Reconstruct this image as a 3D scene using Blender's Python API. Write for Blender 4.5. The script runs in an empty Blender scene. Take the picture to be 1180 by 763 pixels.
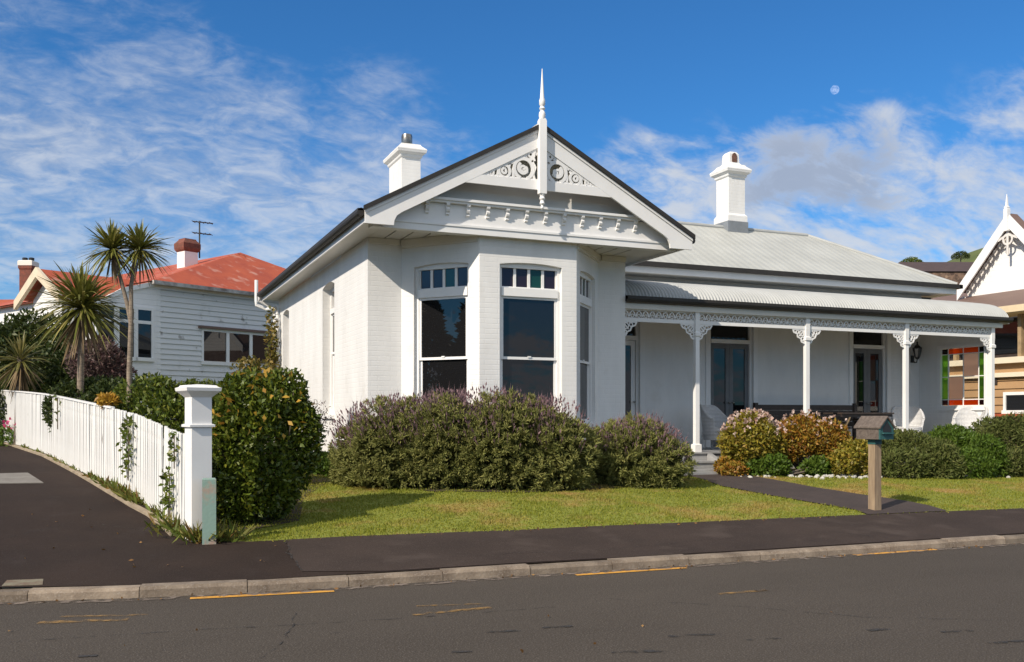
import bpy, bmesh, math, random
import numpy as np
from mathutils import Vector, geometry
R = math.radians
random.seed(7); rng = np.random.default_rng(11)
S = bpy.context.scene; COL = S.collection

# ------------------------------------------------------------------ camera, sky, sun, exposure
EYE, F, CX, HY = 1.6, 1080.0, 590.0, 480.0      # eye height, focal length / centre / horizon of the photograph
YAW = 23.1; CA, SA = math.cos(R(YAW)), math.sin(R(YAW))
cam = bpy.data.cameras.new('camera'); camo = bpy.data.objects.new('camera', cam); COL.objects.link(camo)
camo.location = (0, 0, EYE); camo.rotation_euler = (R(90), 0, R(-YAW))
cam.sensor_width = 36; cam.lens = 36*F/1180; cam.shift_y = (HY-381.5)/1180; cam.clip_end = 20000; cam.clip_start = .1
S.camera = camo
SUN_EL, SUN_AZ = 35.5, 26.0                    # azimuth: degrees in front (-Y) of due left (-X)
sd = Vector((-math.cos(R(SUN_AZ))*math.cos(R(SUN_EL)), -math.sin(R(SUN_AZ))*math.cos(R(SUN_EL)), math.sin(R(SUN_EL))))
sun = bpy.data.lights.new('sun', 'SUN'); suno = bpy.data.objects.new('sun', sun); COL.objects.link(suno)
sun.energy = 4.5; sun.angle = R(.5); sun.color = (1, .895, .76)
suno.rotation_euler = sd.to_track_quat('Z', 'Y').to_euler(); suno.location = (-20, -10, 30)
S.view_settings.view_transform = 'Standard'; S.view_settings.look = 'None'; S.view_settings.gamma = 1
S.view_settings.exposure = 0.24
S.render.engine = 'CYCLES'

W = bpy.data.worlds.new('World'); S.world = W; W.use_nodes = True
nt = W.node_tree; N = nt.nodes; L = nt.links; N.clear()
def wn(t, **k):
    n = N.new(t)
    for a, b in k.items(): setattr(n, a, b)
    return n
def wmath(op, a, b=None, c=None, clamp=False):
    n = wn('ShaderNodeMath', operation=op, use_clamp=clamp)
    for i, v in enumerate((a, b, c)):
        if v is None: continue
        if isinstance(v, (int, float)): n.inputs[i].default_value = v
        else: L.new(v, n.inputs[i])
    return n.outputs[0]
sky = wn('ShaderNodeTexSky', sky_type='NISHITA', sun_disc=False)
sky.sun_elevation = R(SUN_EL); sky.sun_rotation = R(-90-SUN_AZ)
sky.air_density = 1.0; sky.dust_density = .25; sky.ozone_density = 3.0; sky.altitude = 50
tint = wn('ShaderNodeMix', data_type='RGBA', blend_type='MULTIPLY'); tint.inputs[0].default_value = 1
L.new(sky.outputs[0], tint.inputs[6]); tint.inputs[7].default_value = (.29, .73, 1.10, 1)
tc = wn('ShaderNodeTexCoord'); sep = wn('ShaderNodeSeparateXYZ'); L.new(tc.outputs['Generated'], sep.inputs[0])
dz = wmath('MAXIMUM', sep.outputs[2], .0)
den = wmath('ADD', dz, .45)
comb = wn('ShaderNodeCombineXYZ')
L.new(wmath('DIVIDE', sep.outputs[0], den), comb.inputs[0]); L.new(wmath('DIVIDE', sep.outputs[1], den), comb.inputs[1])
def wnoise(scale, detail, rough, rot, sc, dist=0.0, off=(0, 0, 0)):
    m = wn('ShaderNodeMapping'); L.new(comb.outputs[0], m.inputs[0]); m.inputs['Rotation'].default_value = (0, 0, rot); m.inputs['Scale'].default_value = sc
    m.inputs['Location'].default_value = off
    n = wn('ShaderNodeTexNoise'); L.new(m.outputs[0], n.inputs['Vector'])
    n.inputs['Scale'].default_value = scale; n.inputs['Detail'].default_value = detail; n.inputs['Roughness'].default_value = rough
    n.inputs['Distortion'].default_value = dist
    return n.outputs[0]
def wrange(v, a, b, c=0.0, d=1.0):
    mr = wn('ShaderNodeMapRange', interpolation_type='SMOOTHSTEP'); L.new(v, mr.inputs[0])
    for i, q in enumerate((a, b, c, d)): mr.inputs[i+1].default_value = q
    return mr.outputs[0]
def spot(px, py, r0, r1):     # soft patch of sky round the direction of a pixel: 1 inside r0 degrees, 0 outside r1
    d = Vector(((px-CX)/F*CA+SA, -(px-CX)/F*SA+CA, (HY-py)/F)).normalized()
    dp = wn('ShaderNodeVectorMath', operation='DOT_PRODUCT'); L.new(tc.outputs['Generated'], dp.inputs[0]); dp.inputs[1].default_value = d
    return wrange(dp.outputs['Value'], math.cos(R(r1)), math.cos(R(r0)))
def union(*a):
    o = a[0]
    for q in a[1:]: o = wmath('MAXIMUM', o, q)
    return o
big_ = wnoise(4.0, 4, .5, R(30), (1, 1.4, 1), .3)
rip = wnoise(13.0, 8, .60, R(50), (1, 1.7, 1), .7)
fine = wnoise(38.0, 5, .6, R(50), (1, 1.6, 1), .3, (2, 5, 0))
tex = wmath('ADD', wmath('ADD', wmath('MULTIPLY', big_, .36), wmath('MULTIPLY', rip, .42)), wmath('MULTIPLY', fine, .22))
# thin mackerel veil on the left
covL = union(spot(20, 300, 5, 14), spot(240, 300, 4, 14), spot(420, 330, 4, 13), wmath('MULTIPLY', spot(430, 180, 0, 7), .62), spot(-320, 280, 10, 24), wmath('MULTIPLY', spot(170, 130, 0, 8), .75), wmath('MULTIPLY', spot(20, 150, 0, 7), .7))
veil = wrange(wmath('ADD', tex, wmath('MULTIPLY', covL, .30)), .55, 1.0, 0, .80)
veil = wmath('MULTIPLY', veil, wmath('MULTIPLY', covL, 2.6, clamp=True))
# streaky white cloud low on the right
covR = union(spot(1000, 310, 3, 11), spot(820, 300, 2, 9), spot(1180, 290, 3, 10), wmath('MULTIPLY', spot(740, 225, 0, 5), .75), spot(1500, 320, 8, 20))
st = wnoise(7.0, 9, .56, R(5), (1, 2.2, 1), .6, (1, 7, 0))
streak = wrange(wmath('ADD', wmath('ADD', wmath('MULTIPLY', st, .75), wmath('MULTIPLY', fine, .25)), wmath('MULTIPLY', covR, .26)), .54, .90, 0, .90)
streak = wmath('MULTIPLY', streak, wmath('MULTIPLY', covR, 2.4, clamp=True))
# one puffy bank with a grey belly
pf = wnoise(9.0, 11, .64, 0, (1, 1.3, 1), .5, (3, 1, 0))
covP = union(spot(900, 192, .6, 3.7), spot(955, 190, .6, 3.5), spot(850, 212, .5, 3.2), wmath('MULTIPLY', spot(1012, 150, 0, 2.2), .75), wmath('MULTIPLY', spot(1030, 205, .5, 3.6), .9), wmath('MULTIPLY', spot(1110, 200, .5, 3.0), .8), wmath('MULTIPLY', spot(790, 225, .3, 2.8), .8))
puff = wrange(wmath('ADD', pf, wmath('MULTIPLY', covP, .42)), .62, .98, 0, .90)
puff = wmath('MULTIPLY', puff, wmath('MULTIPLY', covP, 3.0, clamp=True))
belly = wmath('MULTIPLY', wmath('MULTIPLY', union(spot(905, 208, .5, 4.6), spot(975, 205, .5, 4.4)), wrange(pf, .34, .58, .45, 1)), puff)
# a bank behind the street, mirrored in the windows
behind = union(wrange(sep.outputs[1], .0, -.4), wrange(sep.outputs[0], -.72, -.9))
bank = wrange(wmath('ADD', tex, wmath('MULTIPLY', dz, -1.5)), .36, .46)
over = wmath('MULTIPLY', wrange(sep.outputs[2], .50, .72), wrange(tex, .36, .52, .25, .95))  # unseen overhead cloud, added as neutral fill light for the shaded walls
mask = union(veil, streak, puff, wmath('MULTIPLY', behind, bank), over, wmath('MULTIPLY', wmath('MULTIPLY', behind, wrange(sep.outputs[2], .15, .24)), wrange(tex, .32, .50, .45, .95)))  # last term: unseen higher cloud behind the camera, added only as fill light
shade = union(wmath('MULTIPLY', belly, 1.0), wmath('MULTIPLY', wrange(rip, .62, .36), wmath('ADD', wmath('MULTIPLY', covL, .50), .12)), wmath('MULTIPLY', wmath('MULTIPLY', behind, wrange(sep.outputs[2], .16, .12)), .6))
cc = wn('ShaderNodeMix', data_type='RGBA'); L.new(shade, cc.inputs[0]); cc.inputs[6].default_value = (5.6, 5.9, 6.4, 1); cc.inputs[7].default_value = (3.0, 3.5, 4.5, 1)
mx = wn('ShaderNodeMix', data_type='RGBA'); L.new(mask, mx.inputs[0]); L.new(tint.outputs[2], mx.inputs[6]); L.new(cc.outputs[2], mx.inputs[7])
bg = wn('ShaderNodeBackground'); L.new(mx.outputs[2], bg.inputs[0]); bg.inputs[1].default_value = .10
wo = wn('ShaderNodeOutputWorld'); L.new(bg.outputs[0], wo.inputs[0])

# ------------------------------------------------------------------ coordinates
def cw(xc, zc): return (CA*xc+SA*zc, -SA*xc+CA*zc)                 # camera plan -> world plan
def tt(px): u = (px-CX)/F; return (SA+CA*u)/(CA-SA*u)
def XY(px, Y): return tt(px)*Y                                        # world X of an image column on the plane Y
def zc_of(x, y): return SA*x+CA*y
def PZ(px, py, Z): x, y = cw((px-CX)/F*Z, Z); return Vector((x, y, EYE+(HY-py)*Z/F))
def plan(px, Z): return cw((px-CX)/F*Z, Z)
# smooth terrain through levelled points: (pixel x, pixel y, height)
_cp = []
for x, y, z in [(-250, 698, .09), (0, 684, .09), (300, 670, .09), (600, 653, .09), (880, 634, .09), (1180, 616, .09), (1500, 597, .09),
                (330, 621, .23), (600, 611, .23), (800, 602, .23), (980, 594, .23), (1180, 586, .23), (1500, 568, .23),
                (196, 618, .25), (147, 583, .45), (121, 567, .55), (84, 545, .70), (48, 526, .86), (18, 516, .96),
                (300, 605, .28), (420, 556, .51), (540, 564, .5), (660, 562, .5), (735, 557, .5), (800, 545, .52), (900, 549, .5), (1000, 549, .48), (1150, 546, .46)]:
    Z = F*(EYE-z)/(y-HY); _cp.append((*cw((x-CX)/F*Z, Z), z))
_cp += [(4, 20, .57), (4, 26, .65), (9, 16.5, .54), (18, 18, .5), (14, 26, .6), (24, 16, .42), (34, 18, .35), (34, 34, .6), (10, 45, 1.3), (-20, 8, .3), (-14, 14, .45), (-9, 30, 1.5), (-24, 30, 1.3), (-2, 34, 1.5), (-20, 50, 2.0), (-34, 18, .5)]
_C = np.array(_cp); _n = len(_C)
def _U(r2): return np.where(r2 < 1e-9, 0, r2*np.log(np.maximum(r2, 1e-9)))
_K = _U(((_C[:, None, :2]-_C[None, :, :2])**2).sum(-1))+np.eye(_n)*.4
_P = np.c_[np.ones(_n), _C[:, :2]]
_w = np.linalg.solve(np.block([[_K, _P], [_P.T, np.zeros((3, 3))]]), np.r_[_C[:, 2], 0, 0, 0])
def garr(x, y):
    x = np.asarray(x, float); y = np.asarray(y, float)
    r2 = (x[..., None]-_C[:, 0])**2+(y[..., None]-_C[:, 1])**2
    return np.clip((_U(r2)*_w[:_n]).sum(-1)+_w[_n]+_w[_n+1]*x+_w[_n+2]*y, .06, 2.4)
def g(x, y): return float(garr(x, y))
def GP(px, py):                                                       # pixel on the terrain -> world point
    z = .3
    for _ in range(30):
        Z = min(F*(EYE-z)/max(py-HY, 1), 60); x, y = plan(px, Z); z = .5*z+.5*g(x, y)
    return Vector((x, y, z))
def RP(px, py, z=0.0): Z = F*(EYE-z)/(py-HY); return Vector((*plan(px, Z), z))

# ------------------------------------------------------------------ mesh helpers
def tag(o, label=None, cat=None, group=None, kind=None):
    for k, v in (('label', label), ('category', cat), ('group', group), ('kind', kind)):
        if v: o[k] = v
    return o
def wloc(o):
    v = Vector((0, 0, 0))
    while o: v += o.location; o = o.parent
    return v
def thing(name, loc, label, cat, group=None):
    o = bpy.data.objects.new(name, None); COL.objects.link(o); o.location = loc; o.empty_display_size = .3
    return tag(o, label, cat, group)
class MB:
    def __init__(s): s.v = []; s.f = []; s.m = []; s.mi = 0
    def quad(s, *p):
        b = len(s.v); s.v += [tuple(q) for q in p]; s.f.append(tuple(range(b, b+len(p)))); s.m.append(s.mi)
    def hexa(s, a, b):                                                # bottom ring, top ring (4 pts each)
        i = len(s.v); s.v += [tuple(q) for q in a]+[tuple(q) for q in b]
        for f in ((3, 2, 1, 0), (4, 5, 6, 7), (0, 1, 5, 4), (1, 2, 6, 5), (2, 3, 7, 6), (3, 0, 4, 7)):
            s.f.append(tuple(i+k for k in f)); s.m.append(s.mi)
    def box(s, x0, x1, y0, y1, z0, z1):
        r = lambda z: [(x0, y0, z), (x1, y0, z), (x1, y1, z), (x0, y1, z)]
        s.hexa(r(z0), r(z1)); return s
    def fbox(s, fr, s0, s1, d0, d1, z0, z1):                          # in a wall frame (along, outward, up)
        r = lambda z: [fr(s0, d1, z), fr(s1, d1, z), fr(s1, d0, z), fr(s0, d0, z)]
        s.hexa(r(z0), r(z1)); return s
    def stack(s, cx, cy, prof, rot=0):                                # square-section loft: (z, hx, hy)
        c, q = math.cos(rot), math.sin(rot); rings = []
        for z, hx, hy in prof:
            rings.append([(cx+a*c-b*q, cy+a*q+b*c, z) for a, b in ((-hx, -hy), (hx, -hy), (hx, hy), (-hx, hy))])
        i = len(s.v)
        for r in rings: s.v += r
        n = len(rings)
        for k in range(n-1):
            for j in range(4):
                s.f.append((i+4*k+j, i+4*k+(j+1) % 4, i+4*k+4+(j+1) % 4, i+4*k+4+j)); s.m.append(s.mi)
        s.f.append((i+3, i+2, i+1, i)); s.m.append(s.mi); e = i+4*(n-1); s.f.append((e, e+1, e+2, e+3)); s.m.append(s.mi)
        return s
    def lathe(s, cx, cy, prof, n=14):
        i = len(s.v)
        for z, r in prof:
            s.v += [(cx+r*math.cos(2*math.pi*k/n), cy+r*math.sin(2*math.pi*k/n), z) for k in range(n)]
        for k in range(len(prof)-1):
            for j in range(n):
                s.f.append((i+n*k+j, i+n*k+(j+1) % n, i+n*k+n+(j+1) % n, i+n*k+n+j)); s.m.append(s.mi)
        s.f.append(tuple(i+n-1-j for j in range(n))); s.m.append(s.mi); e = i+n*(len(prof)-1); s.f.append(tuple(e+j for j in range(n))); s.m.append(s.mi)
        return s
    def tube(s, path, rad, n=8):
        path = [Vector(p) for p in path]
        if not hasattr(rad, '__len__'): rad = [rad]*len(path)
        i = len(s.v); up = Vector((0, 0, 1))
        for k, p in enumerate(path):
            t = (path[min(k+1, len(path)-1)]-path[max(k-1, 0)]).normalized()
            a = t.cross(up if abs(t.z) < .95 else Vector((1, 0, 0))).normalized(); b = t.cross(a)
            s.v += [tuple(p+a*rad[k]*math.cos(2*math.pi*j/n)+b*rad[k]*math.sin(2*math.pi*j/n)) for j in range(n)]
        for k in range(len(path)-1):
            for j in range(n):
                s.f.append((i+n*k+j, i+n*k+n+j, i+n*k+n+(j+1) % n, i+n*k+(j+1) % n)); s.m.append(s.mi)
        s.f.append(tuple(i+j for j in range(n))); s.m.append(s.mi); e = i+n*(len(path)-1); s.f.append(tuple(e+n-1-j for j in range(n))); s.m.append(s.mi)
        return s
    def prism(s, poly, fr, d0, d1):                                   # 2-D (along, up) outline (counter-clockwise from outside) extruded from depth d0 out to d1
        n = len(poly); i = len(s.v)
        s.v += [tuple(fr(a, d1, b)) for a, b in poly]+[tuple(fr(a, d0, b)) for a, b in poly]
        s.f.append(tuple(range(i, i+n))); s.m.append(s.mi); s.f.append(tuple(i+2*n-1-k for k in range(n))); s.m.append(s.mi)
        for k in range(n):
            s.f.append((i+k, i+n+k, i+n+(k+1) % n, i+(k+1) % n)); s.m.append(s.mi)
        return s
    def ribbon(s, pts, w, fr, d0, d1, closed=False):                  # flat sawn strip following 2-D points
        n = len(pts); l = []; r = []
        for k in range(n):
            if closed: a, b = pts[k-1], pts[(k+1) % n]
            else: a, b = pts[max(k-1, 0)], pts[min(k+1, n-1)]
            tx, tz = b[0]-a[0], b[1]-a[1]; q = math.hypot(tx, tz) or 1; ww = w[k] if hasattr(w, '__len__') else w
            l.append((pts[k][0]-tz/q*ww/2, pts[k][1]+tx/q*ww/2)); r.append((pts[k][0]+tz/q*ww/2, pts[k][1]-tx/q*ww/2))
        for k in range(n if closed else n-1):
            k2 = (k+1) % n
            o = [l[k], r[k], r[k2], l[k2]]
            s.hexa([fr(a, d0, b) for a, b in o], [fr(a, d1, b) for a, b in o])
        return s
    def build(s, name, mat, parent=None, loc=None, smooth=False):
        base = wloc(parent) if parent else Vector(loc or (0, 0, 0))
        me = bpy.data.meshes.new(name); me.from_pydata([(a-base.x, b-base.y, c-base.z) for a, b, c in s.v], [], s.f)
        for m_ in (mat if isinstance(mat, (list, tuple)) else [mat]): me.materials.append(m_)
        if any(s.m): me.polygons.foreach_set('material_index', s.m)
        bm = bmesh.new(); bm.from_mesh(me); bmesh.ops.recalc_face_normals(bm, faces=bm.faces); bm.to_mesh(me); bm.free()
        if smooth:
            me.polygons.foreach_set('use_smooth', [True]*len(me.polygons)); me.set_sharp_from_angle(angle=R(38))
        o = bpy.data.objects.new(name, me); COL.objects.link(o)
        if parent: o.parent = parent
        else: o.location = base
        return o
def FR(O, e):
    O = Vector(O); e = Vector((e[0], e[1], 0)).normalized(); n = e.cross(Vector((0, 0, 1)))
    f = lambda s, d, z: Vector((O.x+e.x*s+n.x*d, O.y+e.y*s+n.y*d, z))
    f.e = e; f.n = n; return f
def arr_mesh(name, V, Q, mat, parent=None, loc=None, smooth=False):
    base = wloc(parent) if parent else Vector(loc or (0, 0, 0))
    V = np.asarray(V, np.float32)-np.array(base, np.float32); Q = np.asarray(Q, np.int32); k = Q.shape[1]
    me = bpy.data.meshes.new(name); me.vertices.add(len(V)); me.vertices.foreach_set('co', V.ravel())
    me.loops.add(Q.size); me.loops.foreach_set('vertex_index', Q.ravel())
    me.polygons.add(len(Q)); me.polygons.foreach_set('loop_start', np.arange(0, Q.size, k, dtype=np.int32))
    if smooth: me.polygons.foreach_set('use_smooth', np.ones(len(Q), bool))
    me.materials.append(mat); me.update(calc_edges=True)
    o = bpy.data.objects.new(name, me); COL.objects.link(o)
    if parent: o.parent = parent
    else: o.location = base
    return o
def copy_tree(o, parent=None):
    c = o.copy(); COL.objects.link(c)
    if parent: c.parent = parent
    for ch in list(o.children): copy_tree(ch, c)
    return c

# ------------------------------------------------------------------ materials
def mat(name, col, rough=.6, var=0, vscale=3, col2=None, bump=0, bscale=60, metal=0, spec=.5, detail=5, vlo=.35, vhi=.65, stretch=None, extra=None):
    m = bpy.data.materials.new(name); m.use_nodes = True; t = m.node_tree; b = t.nodes['Principled BSDF']
    b.inputs['Roughness'].default_value = rough; b.inputs['Metallic'].default_value = metal; b.inputs['Specular IOR Level'].default_value = spec
    b.inputs['Base Color'].default_value = (*col, 1)
    tco = t.nodes.new('ShaderNodeTexCoord'); vec = tco.outputs['Object']
    if stretch:
        mp = t.nodes.new('ShaderNodeMapping'); mp.inputs['Scale'].default_value = stretch; t.links.new(vec, mp.inputs[0]); vec = mp.outputs[0]
    if var or col2:
        if not col2: col2 = tuple(c*(1-var) for c in col)
        n = t.nodes.new('ShaderNodeTexNoise'); n.inputs['Scale'].default_value = vscale; n.inputs['Detail'].default_value = detail; n.inputs['Roughness'].default_value = .65
        t.links.new(vec, n.inputs['Vector'])
        r = t.nodes.new('ShaderNodeValToRGB'); r.color_ramp.elements[0].position = vlo; r.color_ramp.elements[1].position = vhi
        r.color_ramp.elements[0].color = (*col, 1); r.color_ramp.elements[1].color = (*col2, 1)
        t.links.new(n.outputs[0], r.inputs[0]); t.links.new(r.outputs[0], b.inputs['Base Color'])
    if bump:
        n = t.nodes.new('ShaderNodeTexNoise'); n.inputs['Scale'].default_value = bscale; n.inputs['Detail'].default_value = 4
        t.links.new(vec, n.inputs['Vector'])
        bp = t.nodes.new('ShaderNodeBump'); bp.inputs['Strength'].default_value = bump; bp.inputs['Distance'].default_value = .01
        t.links.new(n.outputs[0], bp.inputs['Height']); t.links.new(bp.outputs[0], b.inputs['Normal'])
    return m
def speckle(m, scale, lo, hi, colour, fac=1.0):                        # small dots of another colour over what is there
    t = m.node_tree; b = t.nodes['Principled BSDF']; src = b.inputs['Base Color'].links[0].from_socket if b.inputs['Base Color'].links else None
    tco = t.nodes.new('ShaderNodeTexCoord'); n = t.nodes.new('ShaderNodeTexNoise'); n.inputs['Scale'].default_value = scale; n.inputs['Detail'].default_value = 3
    t.links.new(tco.outputs['Object'], n.inputs['Vector'])
    r = t.nodes.new('ShaderNodeMapRange'); r.inputs[1].default_value = lo; r.inputs[2].default_value = hi; r.inputs[4].default_value = fac; t.links.new(n.outputs[0], r.inputs[0])
    x = t.nodes.new('ShaderNodeMix'); x.data_type = 'RGBA'; t.links.new(r.outputs[0], x.inputs[0])
    if src: t.links.new(src, x.inputs[6])
    else: x.inputs[6].default_value = b.inputs['Base Color'].default_value
    x.inputs[7].default_value = (*colour, 1); t.links.new(x.outputs[2], b.inputs['Base Color']); return m
def brick_paint(name, col):                                            # brickwork under many coats of white paint
    m = speckle(mat(name, col, .55, .11, 1.6, stretch=(1, 1, .3)), 2.2, .62, .80, (.58, .55, .50), .45); t = m.node_tree; b = t.nodes['Principled BSDF']
    tco = t.nodes.new('ShaderNodeTexCoord'); ge = t.nodes.new('ShaderNodeNewGeometry'); sp = t.nodes.new('ShaderNodeSeparateXYZ'); t.links.new(tco.outputs['Object'], sp.inputs[0])
    ad = t.nodes.new('ShaderNodeMath'); ad.operation = 'ADD'; t.links.new(sp.outputs[0], ad.inputs[0]); t.links.new(sp.outputs[1], ad.inputs[1])
    cb = t.nodes.new('ShaderNodeCombineXYZ'); t.links.new(ad.outputs[0], cb.inputs[0]); t.links.new(sp.outputs[2], cb.inputs[1])
    br = t.nodes.new('ShaderNodeTexBrick'); t.links.new(cb.outputs[0], br.inputs['Vector']); br.inputs['Scale'].default_value = 1
    br.inputs['Brick Width'].default_value = .23; br.inputs['Row Height'].default_value = .085; br.inputs['Mortar Size'].default_value = .008; br.inputs['Mortar Smooth'].default_value = .4
    br.inputs['Color1'].default_value = (1, 1, 1, 1); br.inputs['Color2'].default_value = (.75, .75, .75, 1); br.inputs['Mortar'].default_value = (0, 0, 0, 1)
    bp = t.nodes.new('ShaderNodeBump'); bp.inputs['Strength'].default_value = .35; bp.inputs['Distance'].default_value = .006
    t.links.new(br.outputs['Color'], bp.inputs['Height']); t.links.new(bp.outputs[0], b.inputs['Normal']); return m
def ribs(m, axis, pitch, strength=.6, dist=.02, shape='SINE', rot=0):        # corrugations / weatherboards as relief along one axis
    t = m.node_tree; b = t.nodes['Principled BSDF']; tco = t.nodes.new('ShaderNodeTexCoord')
    sp = t.nodes.new('ShaderNodeSeparateXYZ'); src = tco.outputs['Object']
    if rot:
        mp = t.nodes.new('ShaderNodeMapping'); mp.inputs['Rotation'].default_value = (0, 0, rot); t.links.new(src, mp.inputs[0]); src = mp.outputs[0]
    t.links.new(src, sp.inputs[0])
    mu = t.nodes.new('ShaderNodeMath'); mu.operation = 'MULTIPLY'; t.links.new(sp.outputs[axis], mu.inputs[0]); mu.inputs[1].default_value = (2*math.pi if shape == 'SINE' else 1)/pitch
    si = t.nodes.new('ShaderNodeMath'); si.operation = 'SINE' if shape == 'SINE' else 'FRACT'; t.links.new(mu.outputs[0], si.inputs[0])
    out = si.outputs[0]
    if shape != 'SINE':
        sb = t.nodes.new('ShaderNodeMath'); sb.operation = 'SUBTRACT'; sb.inputs[0].default_value = 1; t.links.new(out, sb.inputs[1]); out = sb.outputs[0]
    bp = t.nodes.new('ShaderNodeBump'); bp.inputs['Strength'].default_value = strength; bp.inputs['Distance'].default_value = dist
    t.links.new(out, bp.inputs['Height'])
    if b.inputs['Normal'].links: t.links.new(b.inputs['Normal'].links[0].from_socket, bp.inputs['Normal'])
    t.links.new(bp.outputs[0], b.inputs['Normal']); return m
def leafmat(name, cols, rough=.5, trans=.25, spec=.4):
    m = bpy.data.materials.new(name); m.use_nodes = True; t = m.node_tree; b = t.nodes['Principled BSDF']; b.inputs['Roughness'].default_value = rough; b.inputs['Specular IOR Level'].default_value = spec
    ge = t.nodes.new('ShaderNodeNewGeometry'); r = t.nodes.new('ShaderNodeValToRGB'); t.links.new(ge.outputs['Random Per Island'], r.inputs[0])
    e = r.color_ramp.elements; e[0].position = 0; e[0].color = (*cols[0], 1); e[1].position = 1; e[1].color = (*cols[-1], 1)
    for k in range(1, len(cols)-1):
        q = e.new(k/(len(cols)-1)); q.color = (*cols[k], 1)
    t.links.new(r.outputs[0], b.inputs['Base Color'])
    if trans:
        tr = t.nodes.new('ShaderNodeBsdfTranslucent'); t.links.new(r.outputs[0], tr.inputs[0]); mxs = t.nodes.new('ShaderNodeMixShader'); mxs.inputs[0].default_value = trans
        t.links.new(b.outputs[0], mxs.inputs[1]); t.links.new(tr.outputs[0], mxs.inputs[2]); t.links.new(mxs.outputs[0], t.nodes['Material Output'].inputs[0])
    return m
def glassmat(name, col, ior=1.7, rough=.01):
    m = mat(name, col, rough, spec=.5); m.node_tree.nodes['Principled BSDF'].inputs['IOR'].default_value = ior; return m
def seethrough(name, col, refl=.08, rough=0.0, frost=0):
    m = bpy.data.materials.new(name); m.use_nodes = True; t = m.node_tree; t.nodes.remove(t.nodes['Principled BSDF'])
    tr = t.nodes.new('ShaderNodeBsdfTransparent'); tr.inputs[0].default_value = (*col, 1)
    gl = t.nodes.new('ShaderNodeBsdfGlossy'); gl.inputs[1].default_value = .02
    x = t.nodes.new('ShaderNodeMixShader'); x.inputs[0].default_value = refl; t.links.new(tr.outputs[0], x.inputs[1]); t.links.new(gl.outputs[0], x.inputs[2]); o = x.outputs[0]
    if frost:
        df = t.nodes.new('ShaderNodeBsdfTranslucent'); df.inputs[0].default_value = (*col, 1); y = t.nodes.new('ShaderNodeMixShader'); y.inputs[0].default_value = frost
        t.links.new(o, y.inputs[1]); t.links.new(df.outputs[0], y.inputs[2]); o = y.outputs[0]
    t.links.new(o, t.nodes['Material Output'].inputs[0]); return m

M = {}
M['white'] = brick_paint('painted_brick', (.80, .79, .765))
M['trim'] = mat('white_trim_paint', (.82, .81, .79), .42, .06, 2.5)
M['picket'] = speckle(mat('fence_paint', (.80, .79, .76), .5, .10, 3, stretch=(3, 3, .5)), 9, .62, .74, (.48, .46, .38), .5)
M['trim2'] = mat('cream_soffit_paint', (.72, .69, .62), .5, .08, 2)
M['panel'] = ribs(mat('gable_panel_paint', (.78, .76, .71), .5, .06, 2), 2, .16, .5, .012, 'SAW')
M['roof'] = ribs(mat('pale_roof_iron', (.46, .465, .43), .5, .16, 1.1, bump=.05, bscale=4, spec=.4), 0, .21, .4, .006)
M['roofw'] = ribs(mat('pale_wing_roof_iron', (.50, .50, .47), .42, .16, 1.1, spec=.4), 1, .076, .5, .012)
M['roofv'] = mat('pale_verandah_iron', (.40, .41, .40), .45, .14, 1.6, spec=.4)
M['gutter'] = mat('dark_brown_gutter', (.028, .024, .020), .6, .3, 5)
M['ceil'] = mat('tan_ceiling_boards', (.46, .41, .34), .6, .15, 3)
M['deck'] = mat('grey_deck_paint', (.36, .36, .36), .55, .3, 3)
M['glass'] = glassmat('window_glass', (.010, .010, .011), 1.55)
M['gglass'] = glassmat('green_leadlight', (.01, .05, .035), 1.5, .08)
M['pglass'] = glassmat('plum_leadlight', (.022, .012, .018), 1.5, .08)
M['doorpaint'] = mat('grey_door_paint', (.16, .165, .17), .45, .2, 4)
M['potmetal'] = mat('flue_steel', (.35, .33, .30), .3, .5, 9, metal=.9)
M['terracotta'] = mat('soot_terracotta', (.18, .09, .06), .8, .5, 6)
M['lead'] = mat('lead_flashing', (.22, .24, .26), .55, .2, 6)
M['black'] = mat('black_iron', (.02, .02, .02), .45)
M['lampglass'] = glassmat('lamp_glass', (.12, .13, .13), 1.5, .05)
M['asphalt'] = speckle(speckle(mat('footpath_asphalt', (.033, .0215, .0165), .9, 0, .9, (.023, .0155, .0125), bump=.5, bscale=130, spec=.15), 95, .56, .72, (.080, .066, .058), .6), 2.1, .58, .75, (.040, .030, .027), .8)
M['road'] = speckle(speckle(mat('road_chipseal', (.070, .058, .047), .9, 0, .45, (.056, .046, .037), bump=.7, bscale=170, stretch=(.35, 1, 1), spec=.2), 80, .52, .70, (.16, .14, .12), .8), 55, .58, .68, (.030, .026, .022), .7)
M['pathmat'] = speckle(mat('garden_path_tarseal', (.052, .035, .030), .9, 0, 2, (.034, .023, .020), bump=.6, bscale=90), 150, .58, .7, (.13, .11, .1), .6)
M['kerb'] = speckle(mat('kerb_concrete', (.245, .195, .145), .9, 0, 3.4, (.12, .09, .065), bump=.5, bscale=40), 60, .55, .7, (.30, .26, .22), .5)
M['concrete'] = speckle(mat('old_concrete', (.21, .195, .175), .9, 0, 3, (.14, .125, .11), bump=.3, bscale=60), 120, .55, .7, (.3, .28, .26), .5)
M['yellow'] = mat('road_yellow', (.62, .30, .035), .7, 0, 9, (.42, .21, .04), vlo=.5, vhi=.75)
M['soil'] = mat('garden_soil', (.055, .036, .022), .95, 0, 6, (.028, .019, .012), bump=.8, bscale=30)
M['ground'] = mat('far_ground', (.06, .07, .03), .95, .3, .05)
M['lawn'] = mat('lawn_turf', (.19, .21, .028), .95, 0, .9, (.34, .22, .07), bump=.6, bscale=60, vlo=.52, vhi=.68)
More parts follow.
